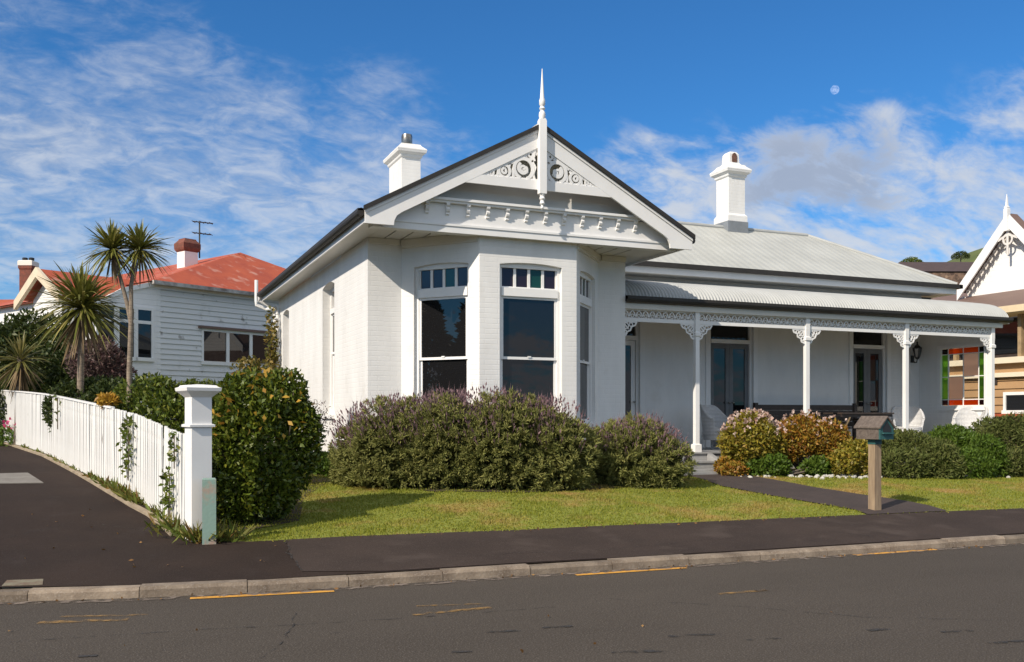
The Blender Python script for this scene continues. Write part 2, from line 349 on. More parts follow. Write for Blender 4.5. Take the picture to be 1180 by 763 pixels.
M['hill'] = mat('hill_grass', (.13, .15, .035), .95, 0, .08, (.07, .09, .025), bump=.3, bscale=1)
M['oldwood'] = mat('weathered_timber', (.34, .25, .16), .85, 0, 4, (.20, .14, .09), bump=.5, bscale=20, stretch=(6, 6, .6))
M['boxwood'] = mat('mailbox_timber', (.15, .12, .10), .85, 0, 5, (.085, .065, .055), bump=.5, bscale=30, stretch=(1, 5, 5))
M['teal'] = mat('teal_paint', (.035, .12, .115), .55, .35, 6)
M['palegreen'] = mat('flaking_green_paint', (.20, .30, .255), .75, 0, 4, (.33, .24, .19), vlo=.5, vhi=.62, bump=.3, bscale=30)
M['pcream'] = mat('cream_timber', (.50, .42, .26), .8, .3, 6)
M['wicker'] = ribs(mat('white_wicker', (.74, .74, .74), .6, .12, 20), 2, .03, .8, .012)
M['darkwood'] = mat('dark_bench_timber', (.055, .038, .030), .6, .4, 6)
M['tan_wood'] = mat('tan_table_timber', (.38, .27, .15), .6, .3, 6)
M['bark'] = mat('bark', (.17, .135, .10), .95, 0, 8, (.09, .07, .055), bump=.8, bscale=25, stretch=(1, 1, 3))
M['palebark'] = mat('pale_bark', (.30, .245, .18), .95, 0, 9, (.17, .13, .10), bump=.8, bscale=25, stretch=(1, 1, 4))
M['stone'] = speckle(mat('white_pebble', (.55, .53, .48), .8, .3, 9), 30, .6, .7, (.3, .28, .25))
M['leaf_litter'] = leafmat('fallen_leaf', [(.12, .06, .02), (.20, .10, .03), (.26, .15, .05)], .7, .2)

# ------------------------------------------------------------------ the ground, road, kerb, footpath, lawn
big = MB(); q = 4000
big.quad((-q, -q, -.08), (q, -q, -.08), (q, q, -.08), (-q, q, -.08))
tag(big.build('ground', M['ground']), kind='structure')
def sheet(name, poly, m, zoff=0.0, step=.5, hmin=None, parent=None, holes=()):
    poly = [Vector((p[0], p[1])) for p in poly]; pts = list(poly); n = len(poly)
    xs = [p.x for p in poly]; ys = [p.y for p in poly]
    def inside(x, y):
        c = False; j = n-1
        for i in range(n):
            a, b = poly[i], poly[j]
            if (a.y > y) != (b.y > y) and x < (b.x-a.x)*(y-a.y)/(b.y-a.y)+a.x: c = not c
            j = i
        return c
    x = min(xs)+step*.37
    while x < max(xs):
        y = min(ys)+step*.41
        while y < max(ys):
            if inside(x, y): pts.append(Vector((x, y)))
            y += step
        x += step
    # subdivide border
    bpts = []
    for i in range(n):
        a, b = poly[i], poly[(i+1) % n]; k = max(1, int((b-a).length/step))
        bpts += [a.lerp(b, j/k) for j in range(k)]
    allp = bpts+pts[n:]; nb = len(bpts)
    vs, es, fs, *_ = geometry.delaunay_2d_cdt(allp, [(i, (i+1) % nb) for i in range(nb)], [list(range(nb))], 1, 1e-5)
    z = garr([v.x for v in vs], [v.y for v in vs])+zoff if hmin is None else np.full(len(vs), hmin)
    b = MB(); b.v = [(v.x, v.y, float(zz)) for v, zz in zip(vs, z)]; b.f = [tuple(f) for f in fs]; b.m = [0]*len(fs)
    o = b.build(name, m, parent, smooth=True)
    me = o.data                                                     # faces must look up
    if sum(p.normal.z for p in me.polygons) < 0: me.flip_normals()
    return o
# kerb line (bottom of its street face, on the road)
kb = [RP(x, y) for x, y in ((-330, 697), (-120, 697.5), (0, 694), (150, 689.5), (300, 682.5), (450, 673.5), (600, 663.5), (750, 654), (880, 645.5), (1030, 635.5), (1180, 625.5), (1400, 611))]
d0 = (kb[-1]-kb[-2]).normalized(); kb += [kb[-1]+d0*12, kb[-1]+d0*60]
d1 = (kb[0]-kb[1]).normalized(); kb = [kb[0]+Vector((-9, 8, 0)), kb[0]+d1*3+Vector((-1.2, 1.4, 0))]+kb
def offset(pl, d):
    o = []
    for i, p in enumerate(pl):
        t = (pl[min(i+1, len(pl)-1)]-pl[max(i-1, 0)]).normalized(); o.append(Vector((p.x-t.y*d, p.y+t.x*d, 0)))
    return o
kback = offset(kb, .15)
road_poly = [(p.x, p.y+0) for p in offset(kb, .05)]+[(90, -14), (-60, -14), (-60, 12)]
road = sheet('road', road_poly, M['road'], hmin=0.0, step=4); tag(road, kind='structure')
# resample the kerb into lengths of stone
def resample(pl, step):
    out = [pl[0].copy()]; acc = 0
    for a, b in zip(pl[:-1], pl[1:]):
        l = (b-a).length; t = step-acc
        while t < l: out.append(a.lerp(b, t/l)); t += step
        acc = (acc+l) % step
    return out
kp = resample(kb, .92); kq = offset(kp, .15); km = offset(kp, .035)
_t = M['kerb'].node_tree; _b = _t.nodes['Principled BSDF']; _src = _b.inputs['Base Color'].links[0].from_socket; _g = _t.nodes.new('ShaderNodeNewGeometry'); _r = _t.nodes.new('ShaderNodeMapRange'); _r.inputs[3].default_value = .72; _r.inputs[4].default_value = 1.25
_t.links.new(_g.outputs['Random Per Island'], _r.inputs[0]); _x = _t.nodes.new('ShaderNodeVectorMath'); _x.operation = 'SCALE'; _t.links.new(_src, _x.inputs[0]); _t.links.new(_r.outputs[0], _x.inputs['Scale']); _t.links.new(_x.outputs[0], _b.inputs['Base Color'])
kerb = MB()
for i in range(len(kp)-1):
    if kp[i].x > 45: break
    e = (kp[i+1]-kp[i])*.004; j = random.uniform(-.007, .007)
    a0, a1, b0, b1, m0, m1 = kp[i]+e, kp[i+1]-e, kq[i]+e, kq[i+1]-e, km[i]+e, km[i+1]-e
    z = lambda p, h: (p.x, p.y, h)
    prof0 = [z(a0, -.05), z(b0, -.05), z(b0, .092+j), z(m0, .088+j), z(a0+(m0-a0)*.25, .06+j)]
    prof1 = [z(a1, -.05), z(b1, -.05), z(b1, .092+j), z(m1, .088+j), z(a1+(m1-a1)*.25, .06+j)]
    s = len(kerb.v); kerb.v += prof0+prof1
    for k in range(5): kerb.f.append((s+k, s+(k+1) % 5, s+5+(k+1) % 5, s+5+k)); kerb.m.append(0)
    kerb.f += [tuple(s+4-k for k in range(5)), tuple(s+5+k for k in range(5))]; kerb.m += [0, 0]
tag(kerb.build('kerb', M['kerb']), kind='structure')
edge_px = [(196, 618), (176, 598.5), (147, 583), (121, 567), (84, 545), (48, 526), (18, 516)]
edge = [GP(*p) for p in edge_px]
ed = (edge[-1]-edge[-3]).normalized(); edge += [edge[-1]+ed*4, edge[-1]+ed*16]
back_px = [(236, 623.5), (285, 624), (330, 622), (400, 618.5), (500, 614.5), (600, 611), (700, 606), (800, 602), (900, 597.5), (980, 594), (1080, 590), (1180, 586), (1400, 574)]
back = [GP(*p) for p in back_px]; bd = (back[-1]-back[-2]).normalized(); back += [back[-1]+bd*10]
foot_poly = [(p.x, p.y) for p in offset(kb, .13)[2:-1]]+[(back[-1].x+2, back[-1].y)]+[(p.x, p.y) for p in reversed(back)]+[(p.x, p.y) for p in edge]+[(-24, 32), (-26, 20), (-16, 12)]
tag(sheet('footpath', foot_poly, M['asphalt'], 0, .35), kind='structure')
M['asphalt_old'] = speckle(speckle(mat('old_footpath_asphalt', (.050, .036, .030), .9, 0, 1.1, (.037, .027, .023), bump=.5, bscale=130, spec=.15), 95, .56, .72, (.12, .10, .09), .6), 1.7, .56, .72, (.072, .055, .047), .8)
_kx = [p for p in offset(kb, .152) if RP(347, 659, .09).x+.05 < p.x < back[-1].x+1]; _sm = [GP(330, 622.3), GP(333, 636), GP(347, 659)]
old_fp = [(p.x, p.y) for p in _sm[::-1]]+[(p.x, p.y) for p in back if p.x > _sm[0].x+.05]+[(p.x, p.y) for p in reversed(_kx)]
tag(sheet('footpath', old_fp, M['asphalt_old'], .005, .35), kind='structure')
lawn_poly = [(p.x, p.y) for p in edge[:1]]+[(p.x, p.y) for p in back]+[(back[-1].x, 19.6), (19, 19.6), (19, 26), (-4, 30), (-9, 30)]+[(p.x-.0, p.y) for p in reversed(edge[1:-1])]
tag(sheet('lawn', lawn_poly, M['lawn'], -.004, .5), kind='structure')
terr_poly = [(back[-1].x-.3, 18), (back[-1].x+14, 16), (60, 30), (60, 90), (-60, 90), (-60, 34), (-25, 32), (-12, 29), (0, 25), (19, 24.5)]
tag(sheet('terrain', terr_poly, M['ground'], -.05, 3), kind='structure')
# dirt strip between the concrete edging and the fence, garden beds
fence_cam = [(-3.68, 10.6), (-3.97, 11.0), (-5.17, 12.7), (-6.58, 14.5), (-7.58, 15.9), (-8.7, 17.5), (-9.8, 18.9), (-10.9, 20.2), (-12.6, 22.4)]
fence_pl = [Vector((*cw(*p), 0)) for p in fence_cam]
fb = offset(fence_pl, -.35)
tag(sheet('fence_bed', [(p.x, p.y) for p in edge[:-2]]+[(p.x, p.y) for p in reversed(fb[:-1])]+[(GP(232, 622).x, GP(232, 622).y)], M['soil'], .004, .3), kind='structure')
def loc_px(pts): return [(p.x, p.y) for p in (GP(*q) for q in pts)]
tag(sheet('lavender_bed', loc_px([(392, 549), (430, 559), (500, 567), (600, 568), (680, 565), (740, 560), (790, 553)])+[(9.2, 15.4), (8.4, 15.4), (7.3, 14.3), (5.6, 14.3), (4.5, 15.4), (4.0, 15.5)], M['soil'], .008, .3), kind='structure')
tag(sheet('verandah_bed', loc_px([(846, 547.5), (950, 551), (1060, 550.5), (1180, 547.5), (1300, 545)])+[(22, 15.4), (10.9, 15.4)], M['soil'], .008, .4), kind='structure')
tag(sheet('hedge_bed', loc_px([(245, 612), (300, 609), (345, 600), (350, 575)])+[(3.9, 17), (3.9, 26), (-4, 27)]+[(p.x, p.y) for p in reversed(fb[1:-1])], M['soil'], .003, .4), kind='structure')
path_px = [(778, 551), (795, 549), (831, 560.5), (880, 570), (938, 580), (985, 588), (1000, 593.5), (1092, 589.5), (1070, 583), (1045, 578), (990, 570), (938, 562), (890, 553), (849, 546.5), (836, 543), (776, 543)]
garden_path = sheet('garden_path', loc_px(path_px), M['pathmat'], .012, .4); tag(garden_path, kind='structure')
# yellow dashes painted on the road, worn ghosts of older ones
def dash(a, b, w, m, name='yellow_line'):
    p, q = RP(*a), RP(*b); t = (q-p).normalized(); nrm = Vector((-t.y, t.x, 0))*w/2; d = MB()
    k = 14
    for i in range(k):
        u, v = p.lerp(q, i/k), p.lerp(q, (i+1)/k)
        d.quad(*[(c.x, c.y, .005) for c in (u-nrm, v-nrm, v+nrm, u+nrm)])
    return d.build(name, m, road)
for a, b in (((219, 690), (385, 681.5)), ((663, 663), (790, 654.5)), ((985, 640), (1078, 633.5))): dash(a, b, .085, M['yellow'])
def ghost(name, colr, lo, hi):
    m = bpy.data.materials.new(name); m.use_nodes = True; t = m.node_tree; b = t.nodes['Principled BSDF']; b.inputs['Base Color'].default_value = (*colr, 1); b.inputs['Roughness'].default_value = .85
    tco = t.nodes.new('ShaderNodeTexCoord'); n = t.nodes.new('ShaderNodeTexNoise'); n.inputs['Scale'].default_value = 9; n.inputs['Detail'].default_value = 6; t.links.new(tco.outputs['Object'], n.inputs['Vector'])
    r = t.nodes.new('ShaderNodeMapRange'); r.inputs[1].default_value = lo; r.inputs[2].default_value = hi; t.links.new(n.outputs[0], r.inputs[0])
    x = t.nodes.new('ShaderNodeMixShader'); tr = t.nodes.new('ShaderNodeBsdfTransparent'); t.links.new(r.outputs[0], x.inputs[0]); t.links.new(tr.outputs[0], x.inputs[1]); t.links.new(b.outputs[0], x.inputs[2])
    t.links.new(x.outputs[0], t.nodes['Material Output'].inputs[0]); return m
gm = ghost('worn_yellow', (.26, .15, .045), .42, .66); gt = ghost('tar_mark', (.03, .027, .025), .42, .6)
for a, b, w in (((44, 718), (148, 714), .09), ((70, 711), (170, 709), .05), ((475, 709), (566, 700.5), .07), ((480, 699), (560, 696), .04), ((828, 685), (884, 680.5), .06)): dash(a, b, w, gm, 'worn_yellow_line')
for a, b, w in ((( 90, 757), (112, 756), .05), ((520, 752), (544, 751), .05), ((705, 753), (770, 750), .06), ((860, 738), (900, 736), .04), ((1000, 727), (1025, 725), .06), ((1085, 729), (1120, 727), .05),
                ((560, 729), (600, 727), .05), ((490, 711), (506, 710), .04), ((380, 731), (396, 730), .05), ((625, 724), (660, 722), .05), ((770, 734), (830, 731), .06), ((1140, 742), (1180, 739), .05), ((870, 681.5), (884, 680.5), .05)): dash(a, b, w, gt, 'tar_patch')

def crack(pts, w, parent, name, on=GP, mt=None, zo=.004):
    P_ = [on(*p) for p in pts]; q = [P_[0]]
    for a, b in zip(P_[:-1], P_[1:]):
        n = max(2, int((b-a).length/.08))
        for i in range(1, n+1):
            c = a.lerp(b, i/n); t = (b-a).normalized(); j = random.gauss(0, .012); q.append(Vector((c.x-t.y*j, c.y+t.x*j, c.z)))
    b = MB()
    for u, v in zip(q[:-1], q[1:]):
        t = (v-u).normalized(); n = Vector((-t.y, t.x, 0))*w*random.uniform(.6, 1.2)/2; zu = (g(u.x, u.y) if on is GP else 0)+zo; zv = (g(v.x, v.y) if on is GP else 0)+zo
        b.quad((u.x-n.x, u.y-n.y, zu), (v.x-n.x, v.y-n.y, zv), (v.x+n.x, v.y+n.y, zv), (u.x+n.x, u.y+n.y, zu))
    return b.build(name, mt or gt, parent)
FP = bpy.data.objects['footpath']; FO = bpy.data.objects['footpath.001']
crack([(330, 623), (333, 636), (346, 658)], .022, FO, 'seam', zo=.009); crack([(0, 622), (90, 600), (170, 612), (240, 634)], .012, FP, 'crack'); crack([(560, 640), (700, 634), (820, 622)], .010, FO, 'crack', zo=.009); crack([(900, 606), (1000, 618), (1040, 622)], .010, FO, 'crack', zo=.009)
grit_m = ghost('gutter_grit', (.19, .15, .12), .44, .64)
gr_ = MB(); go_ = offset(kb, -.02); gi_ = offset(kb, -.16)
for i in range(2, len(kb)-2): gr_.quad((go_[i].x, go_[i].y, .006), (gi_[i].x, gi_[i].y, .006), (gi_[i+1].x, gi_[i+1].y, .006), (go_[i+1].x, go_[i+1].y, .006))
gr_.build('gutter_grit', grit_m, road)
for pts, w in (([(0, 741), (200, 728), (420, 716), (640, 700)], .012), ([(700, 690), (860, 700), (1000, 712), (1180, 716)], .010), ([(300, 760), (330, 735), (342, 706)], .010)): crack(pts, w, road, 'crack', RP, None, .005)

# ------------------------------------------------------------------ the villa
zz = lambda r: r+EYE
villa = thing('villa', (9.5, 17, .5), 'white painted brick villa with bay window gable and long front verandah', 'house')
def wall(b, fr, L_, z0, z1, ops=(), th=.16):
    s = 0
    for (a0, a1, o0, o1, rise) in sorted(ops):
        b.quad(fr(s, 0, z0), fr(a0, 0, z0), fr(a0, 0, z1), fr(s, 0, z1)); s = a1
        b.quad(fr(a0, 0, z0), fr(a1, 0, z0), fr(a1, 0, o0), fr(a0, 0, o0))
        K = 10; top = lambda k: o1+rise*(1-(2*k/K-1)**2); sx = lambda k: a0+(a1-a0)*k/K
        for k in range(K):
            b.quad(fr(sx(k), 0, top(k)), fr(sx(k+1), 0, top(k+1)), fr(sx(k+1), 0, z1), fr(sx(k), 0, z1))
            b.quad(fr(sx(k), 0, top(k)), fr(sx(k), -th, top(k)), fr(sx(k+1), -th, top(k+1)), fr(sx(k+1), 0, top(k+1)))
        b.quad(fr(a0, 0, o0), fr(a0, -th, o0), fr(a0, -th, o1), fr(a0, 0, o1)); b.quad(fr(a1, 0, o0), fr(a1, 0, o1), fr(a1, -th, o1), fr(a1, -th, o0))
        b.quad(fr(a0, 0, o0), fr(a1, 0, o0), fr(a1, -th, o0), fr(a0, -th, o0))
    b.quad(fr(s, 0, z0), fr(L_, 0, z0), fr(L_, 0, z1), fr(s, 0, z1))
def sash_window(fr, s0, s1, z0, zs, rise, zt0, zt1, zm, parent, panes=4, fan=True, rec=0):
    if rec:
        fr_0 = fr; fr = lambda s, d, z: fr_0(s, d-rec if d < .0 else d, z)
    f = MB(); jw = .055
    for a, c in ((s0-.02, s0+jw), (s1-jw, s1+.02)): f.fbox(fr, a, c, -.17, -.07, z0-.02, zs+rise+.02)
    f.fbox(fr, s0+jw, s1-jw, -.168, -.072, zs-.045, zs+rise+.018)
    f.fbox(fr, s0+jw, s1-jw, -.168, -.045, zt0, zt1)
    f.fbox(fr, s0-.0, s1+.0, -.03, -.045+.02, zt1-.03, zt1+.0) if False else None
    w = f.build('window_frame', M['trim'], parent)
    sl = MB().fbox(fr, s0-.05, s1+.05, -.15, .055, z0-.07, z0+.004).build('sill', M['trim'], w)
    sh = MB(); a, c = s0+jw, s1-jw; st = .045
    for (b0, b1, dd) in ((zm-.025, zt0, -.085), (z0+.004, zm+.02, -.118)):
        sh.fbox(fr, a, a+st, dd-.03, dd, b0, b1); sh.fbox(fr, c-st, c, dd-.03, dd, b0, b1)
        sh.fbox(fr, a+st, c-st, dd-.029, dd-.001, b1-.04, b1); sh.fbox(fr, a+st, c-st, dd-.029, dd-.001, b0, b0+(.045 if dd > -.1 else .07))
    sh.fbox(fr, (a+c)/2-.03, (a+c)/2+.03, -.085, -.07, zm+.01, zm+.035)
    sh.build('sash', M['trim'], w)
    gl = MB(); gl.fbox(fr, a+st-.005, c-st+.005, -.106, -.100, zm+.01, zt0-.03); gl.fbox(fr, a+st-.005, c-st+.005, -.139, -.133, z0+.06, zm-.01)
    gl.build('pane', M['glass'], w)
    if fan:
        fl = MB(); bars = MB(); n = panes; wdt = (c-a)/n
        for k in range(n):
            fl.mi = (0, 1, 2, 1)[k % 4] if panes == 4 else 1
            fl.fbox(fr, a+k*wdt+.02, a+(k+1)*wdt-.02, -.125, -.118, zt1+.02, zs-.05)
        for k in range(n+1): bars.fbox(fr, a+k*wdt-.024, a+k*wdt+.024, -.14, -.10, zt1, zs-.045)
        bars.fbox(fr, a, c, -.138, -.102, zt1, zt1+.025)
        fo = fl.build('fanlight', [M['pglass'], M['pglass'], M['gglass']], w); bars.build('glazing_bar', M['trim'], w)
    return w
GZ = .25                                                             # walls start below the soil
SOF = zz(2.99)
# wing walls: left side, front stubs, right side
wl = MB()
frL = FR((3.98, 24.8, 0), (0, -1)); wall(wl, frL, 24.8-15.56, GZ, SOF+.041, [(24.8-24.1, 24.8-23.25, zz(.03), zz(2.58), .07), (24.8-19.27, 24.8-18.15, zz(.03), zz(2.60), .08)], .28)
frF = FR((3.98, 15.56, 0), (1, 0)); wall(wl, frF, 4.57-3.98, GZ, SOF+.041)
frF2 = FR((8.40, 15.56, 0), (1, 0)); wall(wl, frF2, 8.98-8.40, GZ, SOF+.041)
frR = FR((8.98, 15.56, 0), (0, 1)); wall(wl, frR, 24.8-15.56, GZ, SOF+.041)
frB = FR((8.98, 24.8, 0), (-1, 0)); wall(wl, frB, 5.0, GZ, SOF+.041)
wl.build('wing_wall', M['white'], villa)
for (a, b) in ((24.1, 23.25), (19.27, 18.15)):
    sash_window(FR((3.98, 24.8, 0), (0, -1)), 24.8-a, 24.8-b, zz(.03), zz(2.60), .07, zz(2.10), zz(2.20), zz(1.30), villa, fan=False, rec=.10)
# bay
bw = MB(); A, B, C_, D = (4.57, 15.56, 0), (5.56, 14.4, 0), (7.35, 14.4, 0), (8.40, 15.56, 0)
fr1 = FR(A, (B[0]-A[0], B[1]-A[1])); l1 = math.hypot(B[0]-A[0], B[1]-A[1]); fr2 = FR(B, (1, 0)); fr3 = FR(C_, (D[0]-C_[0], D[1]-C_[1])); l3 = math.hypot(D[0]-C_[0], D[1]-C_[1])
zb0, zs, ri = zz(-.12), zz(2.54), .042
o1, o2, o3 = (.165*l1, .865*l1), (5.92-5.56, 7.07-5.56), (.15*l3, .84*l3)
for fr_, L_, o in ((fr1, l1, o1), (fr2, 1.79, o2), (fr3, l3, o3)): wall(bw, fr_, L_, GZ, zz(3.03), [(*o, zb0, zs, ri)], .17)
bw.build('bay_wall', M['white'], villa)
for fr_, o in ((fr1, o1), (fr2, o2), (fr3, o3)): sash_window(fr_, *o, zb0, zs, ri, zz(2.02), zz(2.16), zz(.985), villa)
# main block walls
mw = MB(); frM = FR((8.98, 17.84, 0), (1, 0)); MT = zz(3.12)
dz0 = zz(-.70)
doors = [(9.72, 10.66, 'single'), (12.50, 13.70, 'french'), (16.68, 17.77, 'french')]
wall(mw, frM, 18.86-8.98, GZ, MT, [(a-8.98, b-8.98, dz0, zz(2.22), 0) for a, b, _ in doors], .16)
wall(mw, FR((18.86, 17.84, 0), (0, 1)), 22.0-17.84, GZ, MT); wall(mw, FR((18.86, 22.0, 0), (-1, 0)), 18.86-8.98, GZ, MT)
mw.build('main_wall', M['white'], villa)
for a, b, k in doors:
    s0, s1 = a-8.98, b-8.98; f = MB()
    for p, q in ((s0-.02, s0+.06), (s1-.06, s1+.02)): f.fbox(frM, p, q, -.17, -.05, dz0, zz(2.24))
    f.fbox(frM, s0+.06, s1-.06, -.168, -.052, zz(2.17), zz(2.24)); f.fbox(frM, s0+.06, s1-.06, -.168, -.03, zz(1.68), zz(1.77))
    f.fbox(frM, s0-.12, s0+.0, .002, .025, dz0, zz(2.3)); f.fbox(frM, s1, s1+.12, .002, .025, dz0, zz(2.3))
    fo = f.build('door_frame', M['trim'], villa)
    MB().fbox(frM, s0+.06, s1-.06, -.12, -.11, zz(1.77), zz(2.17)).build('transom_pane', M['glass'], fo)
    n = 2 if k == 'french' else 1; ww = (s1-s0-.13)/n
    for i in range(n):
        p = s0+.065+i*ww; d = MB(); q = p+ww-.006; st = .10; zt = zz(1.672)
        d.fbox(frM, p, p+st, -.13, -.085, dz0+.01, zt); d.fbox(frM, q-st, q, -.13, -.085, dz0+.01, zt)
        d.fbox(frM, p+st, q-st, -.129, -.086, zt-.11, zt); d.fbox(frM, p+st, q-st, -.129, -.086, dz0+.01, dz0+.72); d.fbox(frM, p+st, q-st, -.086, -.07, dz0+.58, dz0+.70)
        d.fbox(frM, p+st+.06, q-st-.06, -.086, -.076, dz0+.14, dz0+.50)
        do = d.build('door', M['doorpaint'] if n == 2 else M['trim'], villa)
        MB().fbox(frM, p+st, q-st, -.112, -.104, dz0+.72, zt-.11).build('pane', M['glass'], do)
        h = MB(); hp = frM((q-.05) if i == 0 else p+.05, -.06, dz0+1.02); h.tube([hp, hp+Vector((0, -.045, 0))], .014, 8); h.lathe(hp.x, hp.y-.05, [(hp.z-.025, .008), (hp.z-.01, .026), (hp.z+.01, .026), (hp.z+.025, .008)], 8)
        h.build('handle', M['potmetal'], do)
# wing roof: two slopes, with thickness; gutters; soffits
EL, ER, AX, EZ, AZ, YF, YB = 3.55, 9.46, 6.505, zz(3.20), zz(4.80), 14.0, 24.95
wr = MB()
for sx, ex in ((-1, EL), (1, ER)):
    for t in (0,):
        a = [(ex, YF, EZ-.03), (ex, YB, EZ-.03), (AX, YB, AZ-.03), (AX, YF, AZ-.03)]; b = [(p[0], p[1], p[2]+.035) for p in a]
        wr.hexa(a if sx > 0 else a[::-1], b if sx > 0 else b[::-1])
wr.build('wing_roof', M['roofw'], villa)
rd = MB(); rd.tube([(AX, YF+.0, AZ+.005), (AX, YB, AZ+.005)], .055, 10); rd.build('ridge_cap', M['roofw'], villa)
# dark edge strip that covers the roof iron along the gable
ve = MB(); slope = (AZ-EZ)/(AX-EL); frG = FR((0, 14.06, 0), (1, 0))
gl_ = lambda x: EZ+(x-EL)*slope if x < AX else EZ+(ER-x)*slope
for x0, x1 in ((EL-.03, AX), (AX, ER+.03)):
    ve.prism([(x0, gl_(x0)-.045), (x1, gl_(x1)-.045), (x1, gl_(x1)+.03), (x0, gl_(x0)+.03)], frG, .035, .085)
ve.build('verge_strip', M['gutter'], villa)
for ex, sg in ((EL, -1), (ER, 1)):
    gu = MB()
    gu.tube([(ex+sg*.045, YF+.09, EZ-.065), (ex+sg*.045, YB, EZ-.065)], .062, 12)
    gu.box(min(ex+sg*.0, ex+sg*.10), max(ex, ex+sg*.10), YF+.09, YB, EZ-.045, EZ-.012)
    gu.build('gutter', M['gutter'], villa)
fa = MB(); fa.box(EL+.02, EL+.05, YF+.12, YB, SOF-.0, EZ-.035); fa.build('fascia', M['trim'], villa); fa = MB(); fa.box(ER-.05, ER-.02, YF+.12, YB, SOF, EZ-.035); fa.build('fascia', M['trim'], villa)
so = MB(); so.box(EL+.05, 3.978, YF+.30, YB, SOF+.042, SOF+.06); so.box(8.982, ER-.05, YF+.30, YB, SOF+.042, SOF+.06)
nb = 17
for i in range(nb):                                                  # boards under the gable overhang run front to back
    x0 = 3.98+(8.98-3.98)*i/nb; x1 = 3.98+(8.98-3.98)*(i+1)/nb-(.03 if i < nb-1 else 0)
    so.box(x0, x1, YF+.30, 15.56, SOF+.041, SOF+.06)
so.build('soffit', M['trim2'], villa)
# cornice moulding round the bay under the soffit
cm = MB()
for fr_, L_ in ((fr1, l1), (fr3, l3)): MB().fbox(fr_, 0.02, L_-.02, .002, .05, SOF-.06, SOF+.035).fbox(fr_, 0.03, L_-.03, .002, .03, SOF-.11, SOF-.06).build('cornice', M['trim2'], villa)
for sx0, sx1 in ((3.99, 4.52), (8.45, 8.97)): MB().box(sx0, sx1, 15.50, 15.557, SOF-.06, SOF+.035).build('cornice', M['trim2'], villa)
# gable: barge boards with curved feet, tie board, fretwork, panel, bracket shelf, brackets
bg_ = MB(); dep = .30
yl = lambda x: gl_(x)-.045
for side in (0, 1):
    P = lambda x, z: (x, z) if side == 0 else (2*AX-x, z)
    inner = [(4.0, yl(EL)-.20), (4.012, yl(EL)-.12), (4.05, yl(EL)-.045), (4.13, yl(4.13)-dep)]
    pl = [P(EL, yl(EL)-.20)]+[P(*q) for q in inner]+[P(AX, yl(AX)-dep), P(AX, yl(AX)), P(EL, yl(EL))]
    # split in two convex-ish pieces: foot and run
    foot = [P(EL, yl(EL)-.20), P(*inner[0]), P(*inner[1]), P(*inner[2]), P(*inner[3]), P(4.13, yl(4.13)), P(EL, yl(EL))]
    run = [P(4.13, yl(4.13)-dep), P(AX, yl(AX)-dep), P(AX, yl(AX)), P(4.13, yl(4.13))]
    for poly in (foot, run): bg_.prism(poly if side == 0 else poly[::-1], frG, -.01, .03)
bg_.build('bargeboard', M['trim'], villa)
bm2 = MB()                                                           # planted moulding along the upper half of the barge
for side in (0, 1):
    P = lambda x, z: (x, z) if side == 0 else (2*AX-x, z)
    poly = [P(EL, yl(EL)-.05), P(AX, yl(AX)-.05), P(AX, yl(AX)), P(EL, yl(EL))]
    bm2.prism(poly if side == 0 else poly[::-1], frG, .032, .05)
bm2.build('barge_moulding', M['trim'], villa)
zt0, zt1 = zz(3.735), zz(3.885)
xin = lambda z: EL+(z+dep+.045-EZ)/slope
tb = MB().prism([(xin(zt0), zt0), (2*AX-xin(zt0), zt0), (2*AX-xin(zt1), zt1), (xin(zt1), zt1)], frG, -.012, .028); tb.build('tie_board', M['trim'], villa)
fw = MB()
def arc(cx, cz, r, a0, a1, n=14, r1=None):
    return [(cx+(r+((r1 or r)-r)*k/n)*math.cos(R(a0+(a1-a0)*k/n)), cz+(r+((r1 or r)-r)*k/n)*math.sin(R(a0+(a1-a0)*k/n))) for k in range(n+1)]
